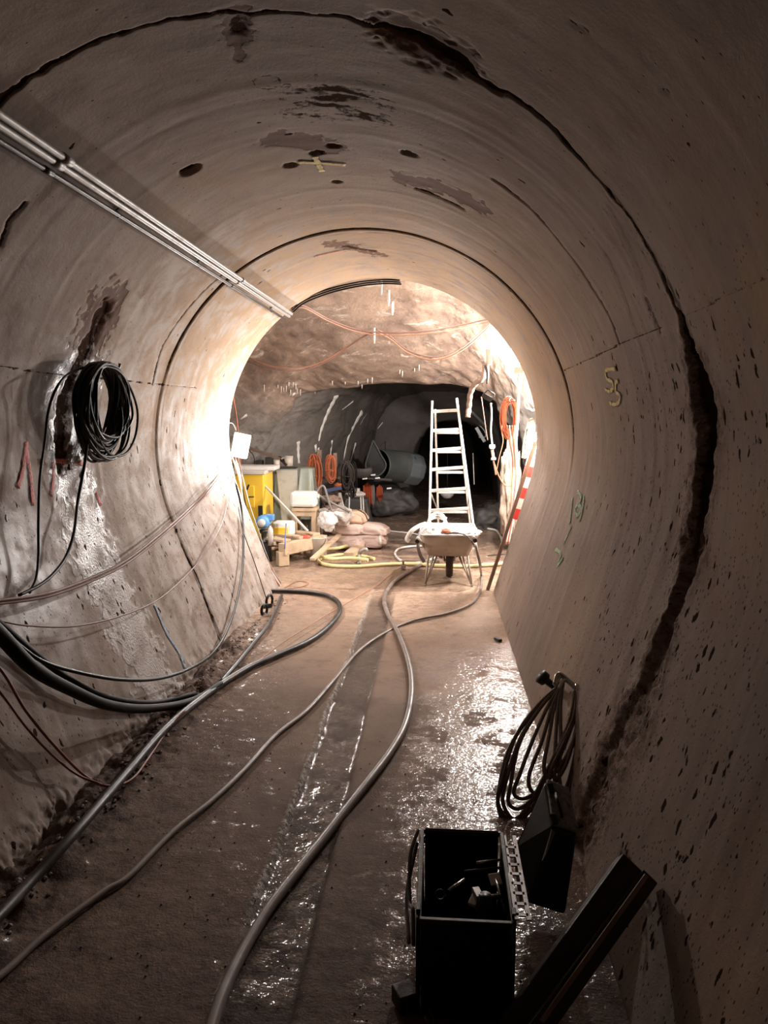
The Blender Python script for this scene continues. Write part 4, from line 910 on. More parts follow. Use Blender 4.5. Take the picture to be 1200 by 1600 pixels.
plank('bracket', W(763, 546, 8.0), W(764, 570, 8.0), .05, .04, M_PLANK, 'small brown wooden bracket fixed under the right cavern roof', 'bracket', (0, 1, 0))
bm = BM(); tube(bm, [W(759, 572, 8.1), W(755, 590, 8.1), W(742, 600, 8.2), (W(735, 615, 8.3)), W(733, 635, 8.4), W(731, 652, 8.4)], .03, 8, 6, wob=.25); tag(obj('rope_rag', bm, M_PLANK), 'brown twisted rag hanging from the bracket toward the ladder', 'rag')
bm = BM(); tube(bm, [W(760, 570, 8.0), W(762, 585, 8.0), W(761, 600, 8.0)], .025, 8, 4, r_end=.01); tag(obj('rag', bm, M_STEEL), 'dark rag hanging straight below the wooden bracket', 'rag')
lt = thing('flood_lamp', W(765, 618, 7.9), 'unlit black flood lamp with wire stand on right cavern wall', 'lamp')
bm = BM(); beam(bm, W(754, 617, 7.9), W(768, 625, 7.9), .06, .05); obj('head', bm, M_BLKM, lt, .006)
bm = BM(); P = [W(756, 616, 7.88), W(762, 609, 7.88), (W(773, 616, 7.88)), W(770, 625, 7.88)]; tube(bm, P + [P[0]], .008, 8, 0); obj('frame', bm, M_BLKM, lt)
cable('cable', [W(767, 630, 8), W(768, 650, 8), W(767, 672, 8), W(769, 695, 8)], .009, M_WHC, 'white cable dropping from unlit flood lamp to hanging socket')
hs = thing('hanging_socket', W(769, 700, 8), 'white hanging socket with clear red-brown middle, right of ladder', 'socket')
bm = BM(); lathe(bm, [(0, .03), (.03, .028), (.034, 0), (.02, -.02), (0, -.02)], W(769, 699, 8), 14); obj('cap', bm, M_WHT, hs); bm = BM(); lathe(bm, [(0, .015), (.026, .014), (.028, -.012), (0, -.014)], W(771, 717, 8), 14); obj('cap', bm, M_WHT, hs)
bm = BM(); tube(bm, [W(769, 703, 8), W(771, 715, 8)], .017, 12, 0); obj('core', bm, M_SACKO, hs)
cable('cable', [W(771, 720, 8), W(773, 730, 8), W(775, 742, 8)], .010, M_ORAW, 'short orange tail below the hanging socket')
cable('cable', [W(773, 726, 8), W(780, 745, 8), W(788, 757, 8), W(796, 759, 8), W(803, 752, 8)], .007, M_ORAW, 'orange cable looping from the hanging socket to the right')
cable('cable', [W(776, 735, 8), W(780, 715, 8), W(786, 690, 8), W(784, 670, 8), W(790, 640, 8)], .005, M_ORAW, 'thin orange cable rising from hanging socket to the orange coil')
cable('cable', [W(752, 620, 8.2), W(755, 640, 8.2), W(759, 670, 8.2), W(762, 688, 8.2)], .005, M_PINK, 'thin brown cord hanging left of the hanging socket')
oc_ = thing('cable_coil', W(797, 650, 7.6), 'orange cable coil hung on the right cavern wall', 'cable coil')
bm = BM(); c = W(796, 652, 7.6)
for k in range(13):
    a_, b_ = random.uniform(.05, .085), random.uniform(.15, .21); dx, dy = random.uniform(-.02, .02), random.uniform(-.05, .05)
    tube(bm, [c + Vector((math.sin(q) * a_ + dx, dy, math.cos(q) * b_ + (.0 if math.cos(q) > 0 else random.uniform(-.02, .02)))) for q in np.linspace(0, 2 * math.pi, 15)], .006, 6, 2)
obj('loops', bm, M_ORA, oc_)
bm = BM(); tube(bm, [W(783, 629, 7.6), W(795, 628, 7.55), W(806, 626, 7.5)], .006, 6, 3); obj('tie', bm, M_RED, oc_)
for k in range(4):
    cable('cable', [W(792 + 4 * k, 665, 7.55), W(796 + 3 * k, 690, 7.5), W(801 + 1.5 * k, 720, 7.5), W(800 + 2 * k, 760, 7.5), W(797 + 2 * k, 805, 7.5), W(789 + 2 * k, 850, 7.5)], .007, (M_ORAW, M_WHC, M_ORA, M_WHC)[k],
          ('leftmost pale orange cable', 'left white cable', 'bright orange cable', 'right white cable')[k] + ' of the bunch hanging down the right cavern wall', group='cables down the right cavern wall')
jk = thing('jacket', W(824, 680, 7.35), 'pale green jacket hung on the right cavern wall at lining edge', 'jacket')
bm = BM()
for k in range(6): tube(bm, [W(828 + k * .9, 660, 7.35), W(823 + k * 1.8, 678 , 7.33), W(820 + k * 2.2, 695, 7.35), W(818 + k * 2.4, 716 - k, 7.36)], .026, 8, 5, flat=.6)
obj('cloth', bm, M_GREENF, jk); bm = BM(); tube(bm, [W(828, 658, 7.33), W(833, 656, 7.33)], .02, 8, 0); obj('collar', bm, M_ORA, jk)
bm = BM(); tube(bm, [W(824, 670, 7.29), W(822, 690, 7.30), W(820, 712, 7.31)], .008, 6, 3); tube(bm, [W(829, 672, 7.29), W(828, 700, 7.30)], .008, 6, 3); obj('trim', bm, M_STEEL, jk)
bd = thing('barrier_board', W(825, 760, 7.4), 'red and white striped board leaning behind the brown pole', 'board')
A_, B_ = W(806, 812, 7.15), W(832, 712, 7.2)
for k in range(6):
    bm = BM(); a = A_.lerp(B_, k / 6 + .001); b = A_.lerp(B_, (k + 1) / 6); beam(bm, a, b, .09, .02, (0, 1, 0)); obj('white_band' if k % 2 else 'red_band', bm, M_WHT if k % 2 else mat('barrier_red', (.7, .05, .04), .5), bd)
plank('pole', W(830, 665, 7.25), W(838, 720, 7.2), .035, .035, M_WHT, 'white pole end showing beside the green jacket', 'pole', (0, 1, 0))
# rough timber-like pillar of shotcrete on the right, behind the hanging cables
bm = BM(); crumple(bm, W(797, 765, 8.9), (.11, .2, .60), None, .35, 71, 5, 2.4)
tag(obj('rock_rib', bm, mat('pale_rock', (.34, .265, .205), .7, dirt=.6, scale=6, bump=.7)), 'pale ragged rock rib standing out of right cavern wall', 'rock')
smallbulb(828, 624, 7.25, .03, 'white bulb holder by the lining edge inside the white cable loop')

# lime drips and stalactites on the cavern roof
M_DR = M_LIMES; n_st = 0
proto = None
drip_px = [(436 + 4.3 * i + random.uniform(-1.5, 1.5), 606 + 5 * math.sin(i)) for i in range(9)] + [(455, 612), (493, 612), (560, 598), (566, 602), (575, 594), (582, 592), (540, 600), (625, 582), (629, 584), (648, 579), (655, 574), (520, 598), (414, 607)]
for i, (px, py) in enumerate(drip_px):
    d = ray(px, py).normalized(); p, n = hit(px, py, 0)
    q = Vector((p.x, p.y, p.z)); up_ = TREES[3].ray_cast(Vector((q.x, q.y - .04, q.z - .25)), Vector((0, 0, 1)))[0]
    if up_ is None: continue
    if proto is None:
        bm = BM(); lathe(bm, [(.007, .02), (.005, -.015), (.0035, -.04), (.002, -.065), (0, -.075)], (0, 0, 0), 8); proto = obj('stalactite', bm, M_DR); o = proto
    else: o = proto.copy(); COL.objects.link(o)
    o.location = up_; s = random.uniform(.5, 1.2); o.scale = (1, 1, s)
    tag(o, 'slender white stalactite hanging from the grey lip of the cavern roof', 'stalactite', 'stalactites on the roof lip')
def big_st(px, py, Y, L, r_, label):
    bm = BM(); lathe(bm, [(r_, .05), (r_ * 1.0, 0), (r_ * .8, -L * .6), (r_ * .55, -L), (0, -L - .01)], W(px, py, Y), 10); tag(obj('stalactite', bm, M_DR), label, 'stalactite')
big_st(596, 440, 7.05, .11, .011, 'nearest white stalactite just below the top of the tunnel mouth')
big_st(607, 462, 7.3, .09, .015, 'forked white stalactite beneath the nearest one'); big_st(613, 480, 7.5, .07, .016, 'stubby dull stalactite, lowest of the three below the mouth top')
big_st(585, 520, 7.7, .10, .010, 'lone white stalactite hanging under the roof cables')
# white runs of lime down the dark vault
def lime_run(pix, wds, label):
    P = HP(pix, .004); n = hit(*pix[0])[1]; bm = BM(); Pc = catmull(P, 6); m = len(Pc)
    tube(bm, Pc, wds[0], 8, 0, flat=.22, nrm=n, r_end=wds[1], wob=.5); o = obj('lime_run', bm, M_LIMES, cav); o['label'] = label; return o
lime_run([(526, 618), (517, 635), (508, 655), (500, 680), (497, 712)], (.055, .026), 'wide white lime streak')
lime_run([(566, 643), (556, 660), (544, 685), (537, 718)], (.04, .02), 'white lime streak'); lime_run([(556, 692), (551, 710), (545, 730)], (.025, .012), 'short white lime streak')
lime_run([(519, 688), (517, 705), (516, 718)], (.015, .01), 'thin lime streak'); lime_run([(466, 690), (466, 705), (467, 724)], (.03, .02), 'white lime streak')
lime_run([(493, 695), (494, 706)], (.028, .02), 'small lime patch'); lime_run([(552, 627), (543, 634), (535, 640)], (.012, .006), 'thin lime streak')
lime_run([(573, 646), (567, 656), (563, 663)], (.012, .008), 'thin lime streak'); lime_run([(460, 614), (456, 620)], (.025, .012), 'small lime patch')
lime_run([(598, 660), (590, 670)], (.01, .006), 'thin lime streak'); lime_run([(386, 648), (376, 655)], (.02, .01), 'small lime patch')

# ------------------------------------------------------------------ work clutter on the left of the cavern
# yellow cabinet
yc = W(395, 800, 8.6); x0, x1 = W(362, 800, 8.6).x, W(413, 800, 8.6).x; zt_ = W(395, 741, 8.6).z
t = thing('yellow_machine_cabinet', (yc.x, 8.8, 0), 'yellow machine cabinet standing behind the left edge of the mouth', 'cabinet')
bm = BM(); bx(bm, ((x0 + x1) / 2, 8.85, (zt_ + .12) / 2), (x1 - x0, .5, zt_ - .12)); obj('body', bm, M_YBOX, t, .015)
bm = BM(); bx(bm, ((x0 + x1) / 2, 8.85, zt_ + .02), (x1 - x0 + .04, .54, .045)); obj('top', bm, M_CERAM, t, .008)
bm = BM(); bx(bm, ((x0 + x1) / 2 - .04, 8.595, zt_ * .72), ((x1 - x0) * .62, .02, .26)); dr = obj('door', bm, M_YBOX, t, .005)
bm = BM(); bx(bm, ((x0 + x1) / 2 + .05, 8.58, zt_ * .72), (.07, .012, .012)); obj('handle', bm, M_STEEL, dr, .003)
bm = BM(); beam(bm, W(389, 757, 8.58), W(386, 765, 8.58), .012, .02); obj('latch', bm, M_STEEL, t)
bm = BM(); bx(bm, W(407, 800, 8.585), (.05, .02, .15)); obj('vent', bm, M_DWOOD, t)
for xx in (x0 + .05, x1 - .04): bm = BM(); bx(bm, (xx, 8.7, .06), (.05, .1, .12)); obj('foot', bm, M_YBOX, t)
# drape
def drape(bm, c, sx_, sy_, h_, flare, folds, amp_, rows=14, n=96, round_=.35, zb=.01, top_sag=0):
    L = []
    for i in range(rows + 1):
        k = i / rows; z = h_ - (h_ - zb) * k; ring = []
        for j in range(n):
            a = 2 * math.pi * j / n; ca_, sa_ = math.cos(a), math.sin(a)
            ux = math.copysign(abs(ca_) ** round_, ca_); uy = math.copysign(abs(sa_) ** round_, sa_)
            s_ = 1 + flare * k; w_ = amp_ * k ** .7 * (math.sin(a * folds) + .5 * math.sin(a * folds * 1.73 + 1 + k * 2))
            ring.append(bm.verts.new(Vector(c) + Vector(((sx_ * s_ + w_) * ux, (sy_ * s_ + w_) * uy, z))))
        L.append(ring)
    for a, b in zip(L, L[1:]):
        for j in range(n): f = bm.faces.new((a[j], a[(j + 1) % n], b[(j + 1) % n], b[j])); f.smooth = True
    tp = bm.verts.new(Vector(c) + Vector((0, 0, h_ + .01)))
    for j in range(n): bm.faces.new((tp, L[0][j], L[0][(j + 1) % n]))
xa, xb = W(416, 800, 9.2).x, W(484, 800, 9.2).x; zt2 = W(450, 733, 9.2).z
t = thing('tarp_covered_stack', ((xa + xb) / 2, 9.45, 0), 'tall stack under grey green tarpaulin, mug on its top', 'stack')
bm = BM(); drape(bm, ((xa + xb) / 2, 9.45, 0), (xb - xa) / 2 * .86, .25, zt2, .16, 13, .022); obj('tarpaulin', bm, M_TARP, t)
bm = BM(); drape(bm, (xb - .05, 9.38, 0), .085, .2, zt2 + .01, .55, 9, .02, zb=.35); obj('side_fold', bm, M_TARP, t)
bm = BM(); sheet(bm, W(432, 735, 9.18), W(464, 735, 9.18), W(472, 850, 9.1), W(444, 850, 9.1), .02); obj('front_panel', bm, mat('pale_grey_board', (.46, .45, .40), .6, dirt=.3), t, .004)
bm = BM(); c = W(446, 731, 9.3); bx(bm, c, (.28, .2, .02)); lathe(bm, [(0, 0), (.05, 0)], c, 8); tag(obj('tray', bm, M_STEEL, bevel=.004), 'dark tray under the mug on top of the tarpaulin stack', 'tray')
def mug(px, py, Y, r_, h_, m_, label, handle=True):
    c = W(px, py, Y); o = thing('mug', c, label, 'mug'); bm = BM(); lathe(bm, [(0, 0), (r_ * .88, 0), (r_, h_), (r_ * .9, h_), (r_ * .8, .01), (0, .01)], c, 20); obj('cup', bm, m_, o)
    if handle: bm = BM(); tube(bm, [c + Vector((-r_ * .9, 0, h_ * .85)), c + Vector((-r_ * 1.6, 0, h_ * .75)), c + Vector((-r_ * 1.6, 0, h_ * .35)), c + Vector((-r_ * .9, 0, h_ * .2))], .009, 8, 4); obj('handle', bm, m_, o)
mug(451.5, 728, 9.25, .055, .125, M_CERAM, 'large cream enamel mug on the tray, right of the small cup'); mug(432.5, 731, 9.2, .04, .10, M_CERAM, 'small pale cup on the stack left of the large mug', False)
plank('plank', W(377, 696, 9.3), W(438, 717, 9.25), .06, .03, M_PLANK, 'grey brown board jutting left over the tarpaulin stack', 'board')
plank('plank', W(436, 714, 9.3), W(448, 727, 9.2), .04, .03, M_STEEL, 'short dark stick behind the cream mug', 'stick')
for (a, b, wpx, hpx, lab) in ((406, 726, 10, 14, 'small dark box at the left behind the tarpaulin stack'), (421, 722, 11, 16, 'taller dark box just left of the small cup')):
    bm = BM(); c = W(a, b, 9.7); bx(bm, c, (wpx * .0084, .12, hpx * .0084)); tag(obj('box', bm, M_DTARP, bevel=.006), lab, 'box')
bm = BM(); bx(bm, ((W(400, 735, 9.7).x + W(430, 735, 9.7).x) / 2, 9.75, W(400, 734, 9.7).z / 2), (.45, .25, W(400, 734, 9.7).z)); tag(obj('bench', bm, M_DTARP, bevel=.01), 'dark bench behind the yellow cabinet carrying the dark boxes', 'bench')
cable('cable', [W(386, 700, 9.25), W(396, 712, 9.25), W(398, 728, 9.25), W(392, 738, 9.25)], .007, M_STEEL, 'dark cable drooping from the jutting board')
bm = BM(); bx(bm, ((x0 + x1) / 2 + .05, 8.9, zt_ + .06), (.5, .3, .05)); tag(obj('tray', bm, M_WHT, bevel=.01), 'pale flat tray lying on the yellow cabinet', 'tray')
plank('stick', W(412, 757, 8.7), W(481, 830, 8.15), .022, .022, M_CERAM, 'pale stick slanting across the front of the tarpaulin stack', 'stick')
# wooden trestle with white canister
x0s, x1s = W(456, 800, 8.6).x, W(494, 800, 8.6).x; zs = W(470, 794, 8.6).z
t = thing('wooden_trestle', ((x0s + x1s) / 2, 8.72, 0), 'raw timber stool carrying the white plastic canister', 'stool')
bm = BM(); bx(bm, ((x0s + x1s) / 2, 8.72, zs - .02), (x1s - x0s, .28, .035)); obj('seat', bm, M_WOOD, t, .004)
for xx in (x0s + .03, x1s - .03):
    for yy in (8.61, 8.83): bm = BM(); bx(bm, (xx, yy, (zs - .03) / 2), (.055, .04, zs - .03)); obj('leg', bm, M_WOOD, t, .004)
bm = BM(); bx(bm, ((x0s + x1s) / 2, 8.6, zs - .07), (x1s - x0s - .05, .02, .05)); obj('rail', bm, M_WOOD, t, .003)
cc_ = Vector(((x0s + x1s) / 2 - .015, 8.7, zs + .10)); t = thing('canister', cc_ - Vector((0, 0, .1)), 'white plastic canister lying on the timber stool', 'canister')
bm = BM(); bx(bm, cc_, (.31, .2, .185)); obj('body', bm, M_WHT, t, .035)
bm = BM(); lathe(bm, [(0, 0), (.025, 0), (.025, .03), (0, .03)], cc_ + Vector((.155, 0, .03)), 12, Matrix.Rotation(math.pi / 2, 3, 'Y')); obj('cap', bm, M_CERAM, t)
# blue pump
c = W(412, 815, 8.1); t = thing('blue_pump', c, 'blue electric pump motor standing below the yellow cabinet', 'pump'); RX = Matrix.Rotation(math.pi / 2, 3, 'X')
bm = BM(); lathe(bm, [(0, -.12), (.055, -.12), (.075, -.10), (.078, .06), (.06, .09), (0, .09)], c, 20, RX); obj('motor', bm, M_BLUE, t)
bm = BM(); lathe(bm, [(0, .02), (.045, .02), (.045, .0), (0, 0)], c + Vector((0, -.10, 0)), 18, RX); obj('end_plate', bm, M_CERAM, t)
bm = BM(); bx(bm, c + Vector((.07, -.0, .05)), (.10, .08, .07)); obj('terminal_box', bm, M_BLUE, t, .01)
bm = BM(); lathe(bm, [(0, 0), (.05, 0), (.05, .02), (.03, .04), (.03, .10), (.05, .12), (.05, .15), (0, .15)], Vector((c.x, c.y, c.z - .24)), 16); obj('pump_body', bm, M_STEEL, t)
bm = BM(); bx(bm, Vector((c.x, c.y, (c.z - .24) / 2 + .0)), (.14, .14, max(c.z - .24, .02))); obj('stand', bm, M_STEEL, t)
bm = BM(); c = W(423, 852, 8.0); lathe(bm, [(0, 0), (.032, 0), (.032, .17), (.020, .20), (.012, .20), (.012, .22), (0, .22)], c, 16); tag(obj('gas_cylinder', bm, M_CERAM), 'small pale upright cylinder right of the blue pump', 'cylinder')
# white and yellow box
c = W(441, 828, 8.35); t = thing('tool_box', c, 'white box with yellow front beside the blue pump', 'box')
bm = BM(); bx(bm, c + Vector((.0, .1, 0)), (.24, .18, .18)); obj('body', bm, M_WHT, t, .03)
bm = BM(); bx(bm, c + Vector((-.02, .004, -.015)), (.17, .02, .085)); obj('front_panel', bm, M_YBOX, t, .006)
bm = BM(); bx(bm, c + Vector((0, .1, -.09 - (c.z - .09) / 2)), (.2, .16, c.z - .09)); tag(obj('crate', bm, M_PLANK, bevel=.006), 'brown crate underneath the white and yellow box', 'crate')
cable('cable', [W(447, 818, 8.0), W(446, 835, 7.9), W(445, 855, 7.85), G(444, 878, .01)], .006, mat('blue_cable', (.10, .14, .42), .4), 'thin blue cable hanging in front of the white and yellow box')
# timber platform
t = thing('timber_platform', G(455, 868), 'rough timber platform of heavy beams, front left of the clutter', 'platform')
def TB(a, b, wd, th, nm='beam'):
    bm = BM(); beam(bm, a, b, wd, th); return obj(nm, bm, M_WOOD, t, .006)
pf = [(-1.72, 7.85), (-1.38, 8.42), (-1.95, 8.05), (-1.62, 8.62)]
TB((-1.70, 7.88, .185), (-1.33, 8.52, .185), .10, .13); TB((-1.98, 8.10, .185), (-1.64, 8.68, .185), .10, .13)
for k in (0.12, .5, .88):
    a = Vector((-1.70, 7.92, .265)).lerp(Vector((-1.36, 8.50, .265)), k); b = Vector((-1.98, 8.10, .265)).lerp(Vector((-1.64, 8.68, .265)), k); TB(a, b, .12, .03, 'board')
for p_ in ((-1.70, 7.92), (-1.37, 8.48), (-1.97, 8.12), (-1.65, 8.66)): bm = BM(); bx(bm, (p_[0], p_[1], .078), (.12, .12, .155), Matrix.Rotation(.5, 3, 'Z')); obj('block', bm, M_WOOD, t, .006)
def gun(px, py, Y, label, m_):
    c = W(px, py, Y); o = thing('drill', c, label, 'drill'); bm = BM(); lathe(bm, [(0, -.07), (.028, -.07), (.034, -.02), (.03, .04), (0, .04)], c, 14, Matrix.Rotation(math.pi / 2, 3, 'Y')); obj('body', bm, m_, o)
    bm = BM(); tube(bm, [c + Vector((-.06, 0, 0)), c + Vector((-.2, 0, -.005))], .008, 8, 0); obj('bit', bm, M_STEEL, o)
    bm = BM(); beam(bm, c + Vector((-.04, 0, -.01)), c + Vector((-.05, .0, -.09)), .035, .03); obj('handle', bm, M_BLKP, o)
gun(479, 840, 8.25, 'red drill with black handle lying on the timber platform', mat('red_plastic', (.62, .07, .04), .4)); gun(450, 853, 8.05, 'small red and grey drill at the front of the platform', mat('dull_red_plastic', (.5, .1, .08), .4))
bm = BM(); sheet(bm, W(430, 838, 8.2), W(452, 846, 8.1), W(450, 852, 8.05), W(432, 850, 8.1), .015); tag(obj('board', bm, M_SACKO), 'small tan board leaning on the platform under the yellow box', 'board')
# bucket with things in
c = W(496, 862, 8.35); c.z = 0; t = thing('bucket', c, 'beige bucket with white rags next to timber platform', 'bucket')
bm = BM(); lathe(bm, [(0, .005), (.075, .005), (.10, .24), (.108, .245), (.10, .25), (.092, .24), (.07, .02), (0, .02)], c, 24); obj('body', bm, M_CERAM, t)
bm = BM(); tube(bm, [c + Vector((math.cos(a) * .103, -.02 - .06 * math.sin(a), .23 - .09 * math.sin(a))) for a in np.linspace(0, math.pi, 9)], .004, 6, 3); obj('handle', bm, M_STEEL, t)
bm = BM(); crumple(bm, W(511, 814, 8.6), (.12, .09, .11), None, .32, 12, 5, 1.3); tag(obj('rag', bm, M_CLOTH), 'crumpled white rag heap above the beige bucket', 'rag')
bm = BM(); crumple(bm, W(505, 800, 8.7), (.06, .06, .05), None, .4, 22, 3); tag(obj('rag', bm, M_GREYF), 'small grey rag on the top of white rag heap', 'rag')
plank('timber_offcut', G(488, 874, .1), W(530, 836, 8.9), .06, .03, M_WOOD, 'light timber offcut leaning right of the bucket', 'timber')
plank('timber_offcut', G(545, 868, .04), G(565, 852, .04), .12, .07, M_WOOD, 'short wooden block on floor below the sacks', 'timber')
cable('hose', [W(546, 800, 8.9)] + [W(a, b, 8.8) for a, b in ((500, 775), (497, 765), (506, 760), (514, 785), (520, 805), (522, 830))], .014, M_GREYF, 'grey hose arching beside the white canister', 'hose')
# sacks
def sack(c, r_, yaw, m_, label, seed, tilt=0):
    bm = BM(); rr_ = bmesh.ops.create_icosphere(bm, subdivisions=5, radius=1.0); from mathutils import noise as mn
    Rm = Matrix.Rotation(yaw, 3, 'Z') @ Matrix.Rotation(tilt, 3, 'Y')
    for v in rr_['verts']:
        p = v.co; q = Vector([math.copysign(abs(a) ** .62, a) for a in p]); q.z *= (1 - .45 * abs(q.x) ** 4)
        k = 1 + .10 * mn.fractal(p * 2.0 + Vector((seed, 0, 0)), 1, 2, 4) + .05 * math.sin(p.y * 9 + 3 * p.x + seed)
        v.co = Rm @ Vector((q.x * r_[0], q.y * r_[1], q.z * r_[2])) * k + Vector(c)
    for f in bm.faces: f.smooth = True
    return tag(obj('sack', bm, m_), label, 'sack', 'sacks stacked on the cavern floor')
def SP(px, Y): return W(px, 700, Y).x
sack((SP(535, 9.0), 9.0, .09), (.26, .17, .085), .05, M_SACK, 'pale pink sack at bottom left of the sack stack', 1)
sack((SP(577, 9.1), 9.1, .09), (.22, .17, .085), -.1, M_SACK, 'pale pink sack at bottom right of the sack stack', 2)
sack((SP(543, 9.1), 9.1, .235), (.25, .16, .075), .1, M_SACK, 'pale pink sack in the middle layer, left of the stack', 3)
sack((SP(583, 9.15), 9.15, .225), (.20, .16, .075), -.12, M_SACK, 'pale pink sack in the middle layer with frayed right end', 4, .12)
sack((SP(553, 9.15), 9.15, .375), (.17, .15, .085), .1, M_SACKO, 'tan paper sack lying on top of the pink sacks', 5)
bm = BM(); crumple(bm, W(532, 806, 9.0), (.15, .14, .11), None, .3, 31, 5, 1.3); tag(obj('cloth', bm, M_CLOTH), 'white cloth draped at the upper left of the sacks', 'cloth')
cable('strap', [W(557, 795, 9.0), W(570, 803, 9.0), W(574, 812, 9.0)], .012, M_STEEL, 'dark strap curving over the tan sack', 'strap', flat=.4)
bm = BM(); tube(bm, [G(561, 882, .0), W(561, 868, 8.2), W(564, 861, 8.2), W(571, 858, 8.2), W(573, 861, 8.2)], .022, 10, 6); tag(obj('pipe_elbow', bm, M_GALV), 'grey bent pipe end sticking up by the yellow hose', 'pipe')
cable('bottle', [G(595, 855, .0), W(594, 846, 8.9), W(594, 838, 9.0)], .018, M_WHT, 'small white bottle standing at the right end of the sacks', 'bottle', n=2)
t = thing('floor_valve', G(630, 886), 'small brass hose joint on the floor left of the barrow', 'valve')
bm = BM(); c = G(630, 886, .03); bx(bm, c, (.05, .05, .05)); lathe(bm, [(0, 0), (.012, 0), (.012, .06), (.03, .062), (.03, .07), (0, .07)], c, 10); obj('body', bm, M_PLANK, t, .004)
# rack with orange coils
zr = W(500, 703, 9.6).z
t = thing('timber_rack', (W(500, 750, 9.6).x, 9.6, 0), 'timber post rack with shelf carrying orange cable coils', 'rack')
bm = BM(); beam(bm, (W(500, 750, 9.6).x, 9.6, 0), (W(500, 750, 9.6).x, 9.6, zr), .05, .05, (0, 1, 0)); obj('post', bm, M_PLANK, t, .004)
bm = BM(); beam(bm, (W(527, 750, 9.8).x, 9.8, 0), (W(524, 750, 9.8).x, 9.8, zr - .05), .045, .045, (0, 1, 0)); obj('post', bm, M_PLANK, t, .004)
for py in (746, 775): bm = BM(); beam(bm, W(501, py, 9.65), W(530, py, 9.75), .16, .03); obj('shelf', bm, M_PLANK, t, .004)
def coil_(px, py, Y, a0, b0, n_, label, m_=M_ORA):
    c = W(px, py, Y); o = thing('cable_coil', c, label, 'cable coil', 'cable coils on the timber rack'); bm = BM()
    for k in range(n_):
        a_, b_ = a0 * random.uniform(.35, 1.15), b0 * random.uniform(.75, 1.1); dx, dy = random.uniform(-.035, .035), random.uniform(-.05, .05); lo = random.uniform(0, .10)
        tube(bm, [c + Vector((math.sin(q) * a_ + dx, dy, math.cos(q) * b_ - (lo if math.cos(q) < 0 else 0))) for q in np.linspace(0, 2 * math.pi, 15)], .0075, 6, 2)
    obj('loops', bm, m_, o); bm = BM(); tube(bm, [c + Vector((-.06, -.06, -.05)), c + Vector((0, -.075, -.03)), c + Vector((.06, -.06, -.05))], .009, 6, 3); obj('tie', bm, m_, o)
coil_(490, 738, 9.45, .075, .22, 16, 'long orange cable coil left of the timber post'); coil_(516, 730, 9.5, .05, .15, 11, 'short orange cable coil right of the timber post')
coil_(541, 740, 9.7, .10, .16, 12, 'dark tangled cable coil right of the orange ones', M_STEEL); coil_(551, 745, 9.9, .06, .20, 7, 'loose black cable coil beside the white stool', M_BLKCOIL)
bm = BM(); crumple(bm, W(516, 738, 9.7), (.06, .06, .04), None, .3, 41, 3); tag(obj('tool_bag', bm, M_GREYF), 'grey bag on the upper shelf of the timber rack', 'bag')
bm = BM(); beam(bm, W(508, 767, 9.55), W(534, 762, 9.6), .05, .05); tag(obj('drill_case', bm, mat('dark_blue_plastic', (.06, .08, .17), .4), bevel=.01), 'dark blue tool lying on the lower shelf of the rack', 'tool')
bm = BM(); crumple(bm, W(528, 758, 9.6), (.05, .04, .03), None, .3, 44, 3); tag(obj('glove', bm, M_ORA), 'orange glove lying on the dark blue tool', 'glove')
for (a, b, w_, h_, lab, s_) in ((518, 781, .12, .06, 'brown paper bag under the lower shelf of the rack', 51), (516, 794, .11, .06, 'second brown bag beneath the first one by the rack', 55)):
    bm = BM(); crumple(bm, W(a, b, 9.5), (w_, .1, h_), None, .25, s_, 4); tag(obj('bag', bm, M_PLANK), lab, 'bag')
bm = BM()
for i in range(60):
    a = W(531 + random.uniform(-2, 2), 770, 9.6); tube(bm, [a, W(528 + random.uniform(0, 14), 806 + random.uniform(-10, 6), 9.5 + random.uniform(-.05, .05))], .004, 5, 0)
o = tag(obj('broom_bristles', bm, M_CERAM), 'pale frayed bristles of an upturned broom by the rack', 'broom')
for k, (pts, lab) in enumerate((([(498, 775), (507, 790), (512, 812), (519, 838)], 'grey bent pipe leaning left of the sacks'), ([(548, 748), (553, 762), (556, 775)], 'thin steel rod rising behind the white stool'))):
    cable('pipe', [W(a, b, 9.2 + .3 * k) for a, b in pts], .012 if k == 0 else .008, M_STEEL, lab, 'pipe')
# white stool
c = W(555, 775, 10.2); t = thing('round_stool', (c.x, 10.2, 0), 'white round-seat stool standing behind the sacks', 'stool'); zq = c.z
bm = BM(); lathe(bm, [(0, zq), (.13, zq), (.145, zq + .02), (.145, zq + .035), (.10, zq + .06), (0, zq + .065)], (c.x, 10.2, 0), 24); obj('seat', bm, M_WHT, t)
for a in (.6, 2.5, 4.1, 5.5): bm = BM(); tube(bm, [(c.x + math.cos(a) * .12, 10.2 + math.sin(a) * .12, zq), (c.x + math.cos(a) * .15, 10.2 + math.sin(a) * .15, 0)], .010, 8, 0); obj('leg', bm, M_WHT, t)
bm = BM(); bx(bm, (c.x + .01, 10.2, zq + .085), (.11, .08, .045)); tag(obj('box', bm, M_WHT, bevel=.01), 'small white box on the white round stool', 'box')
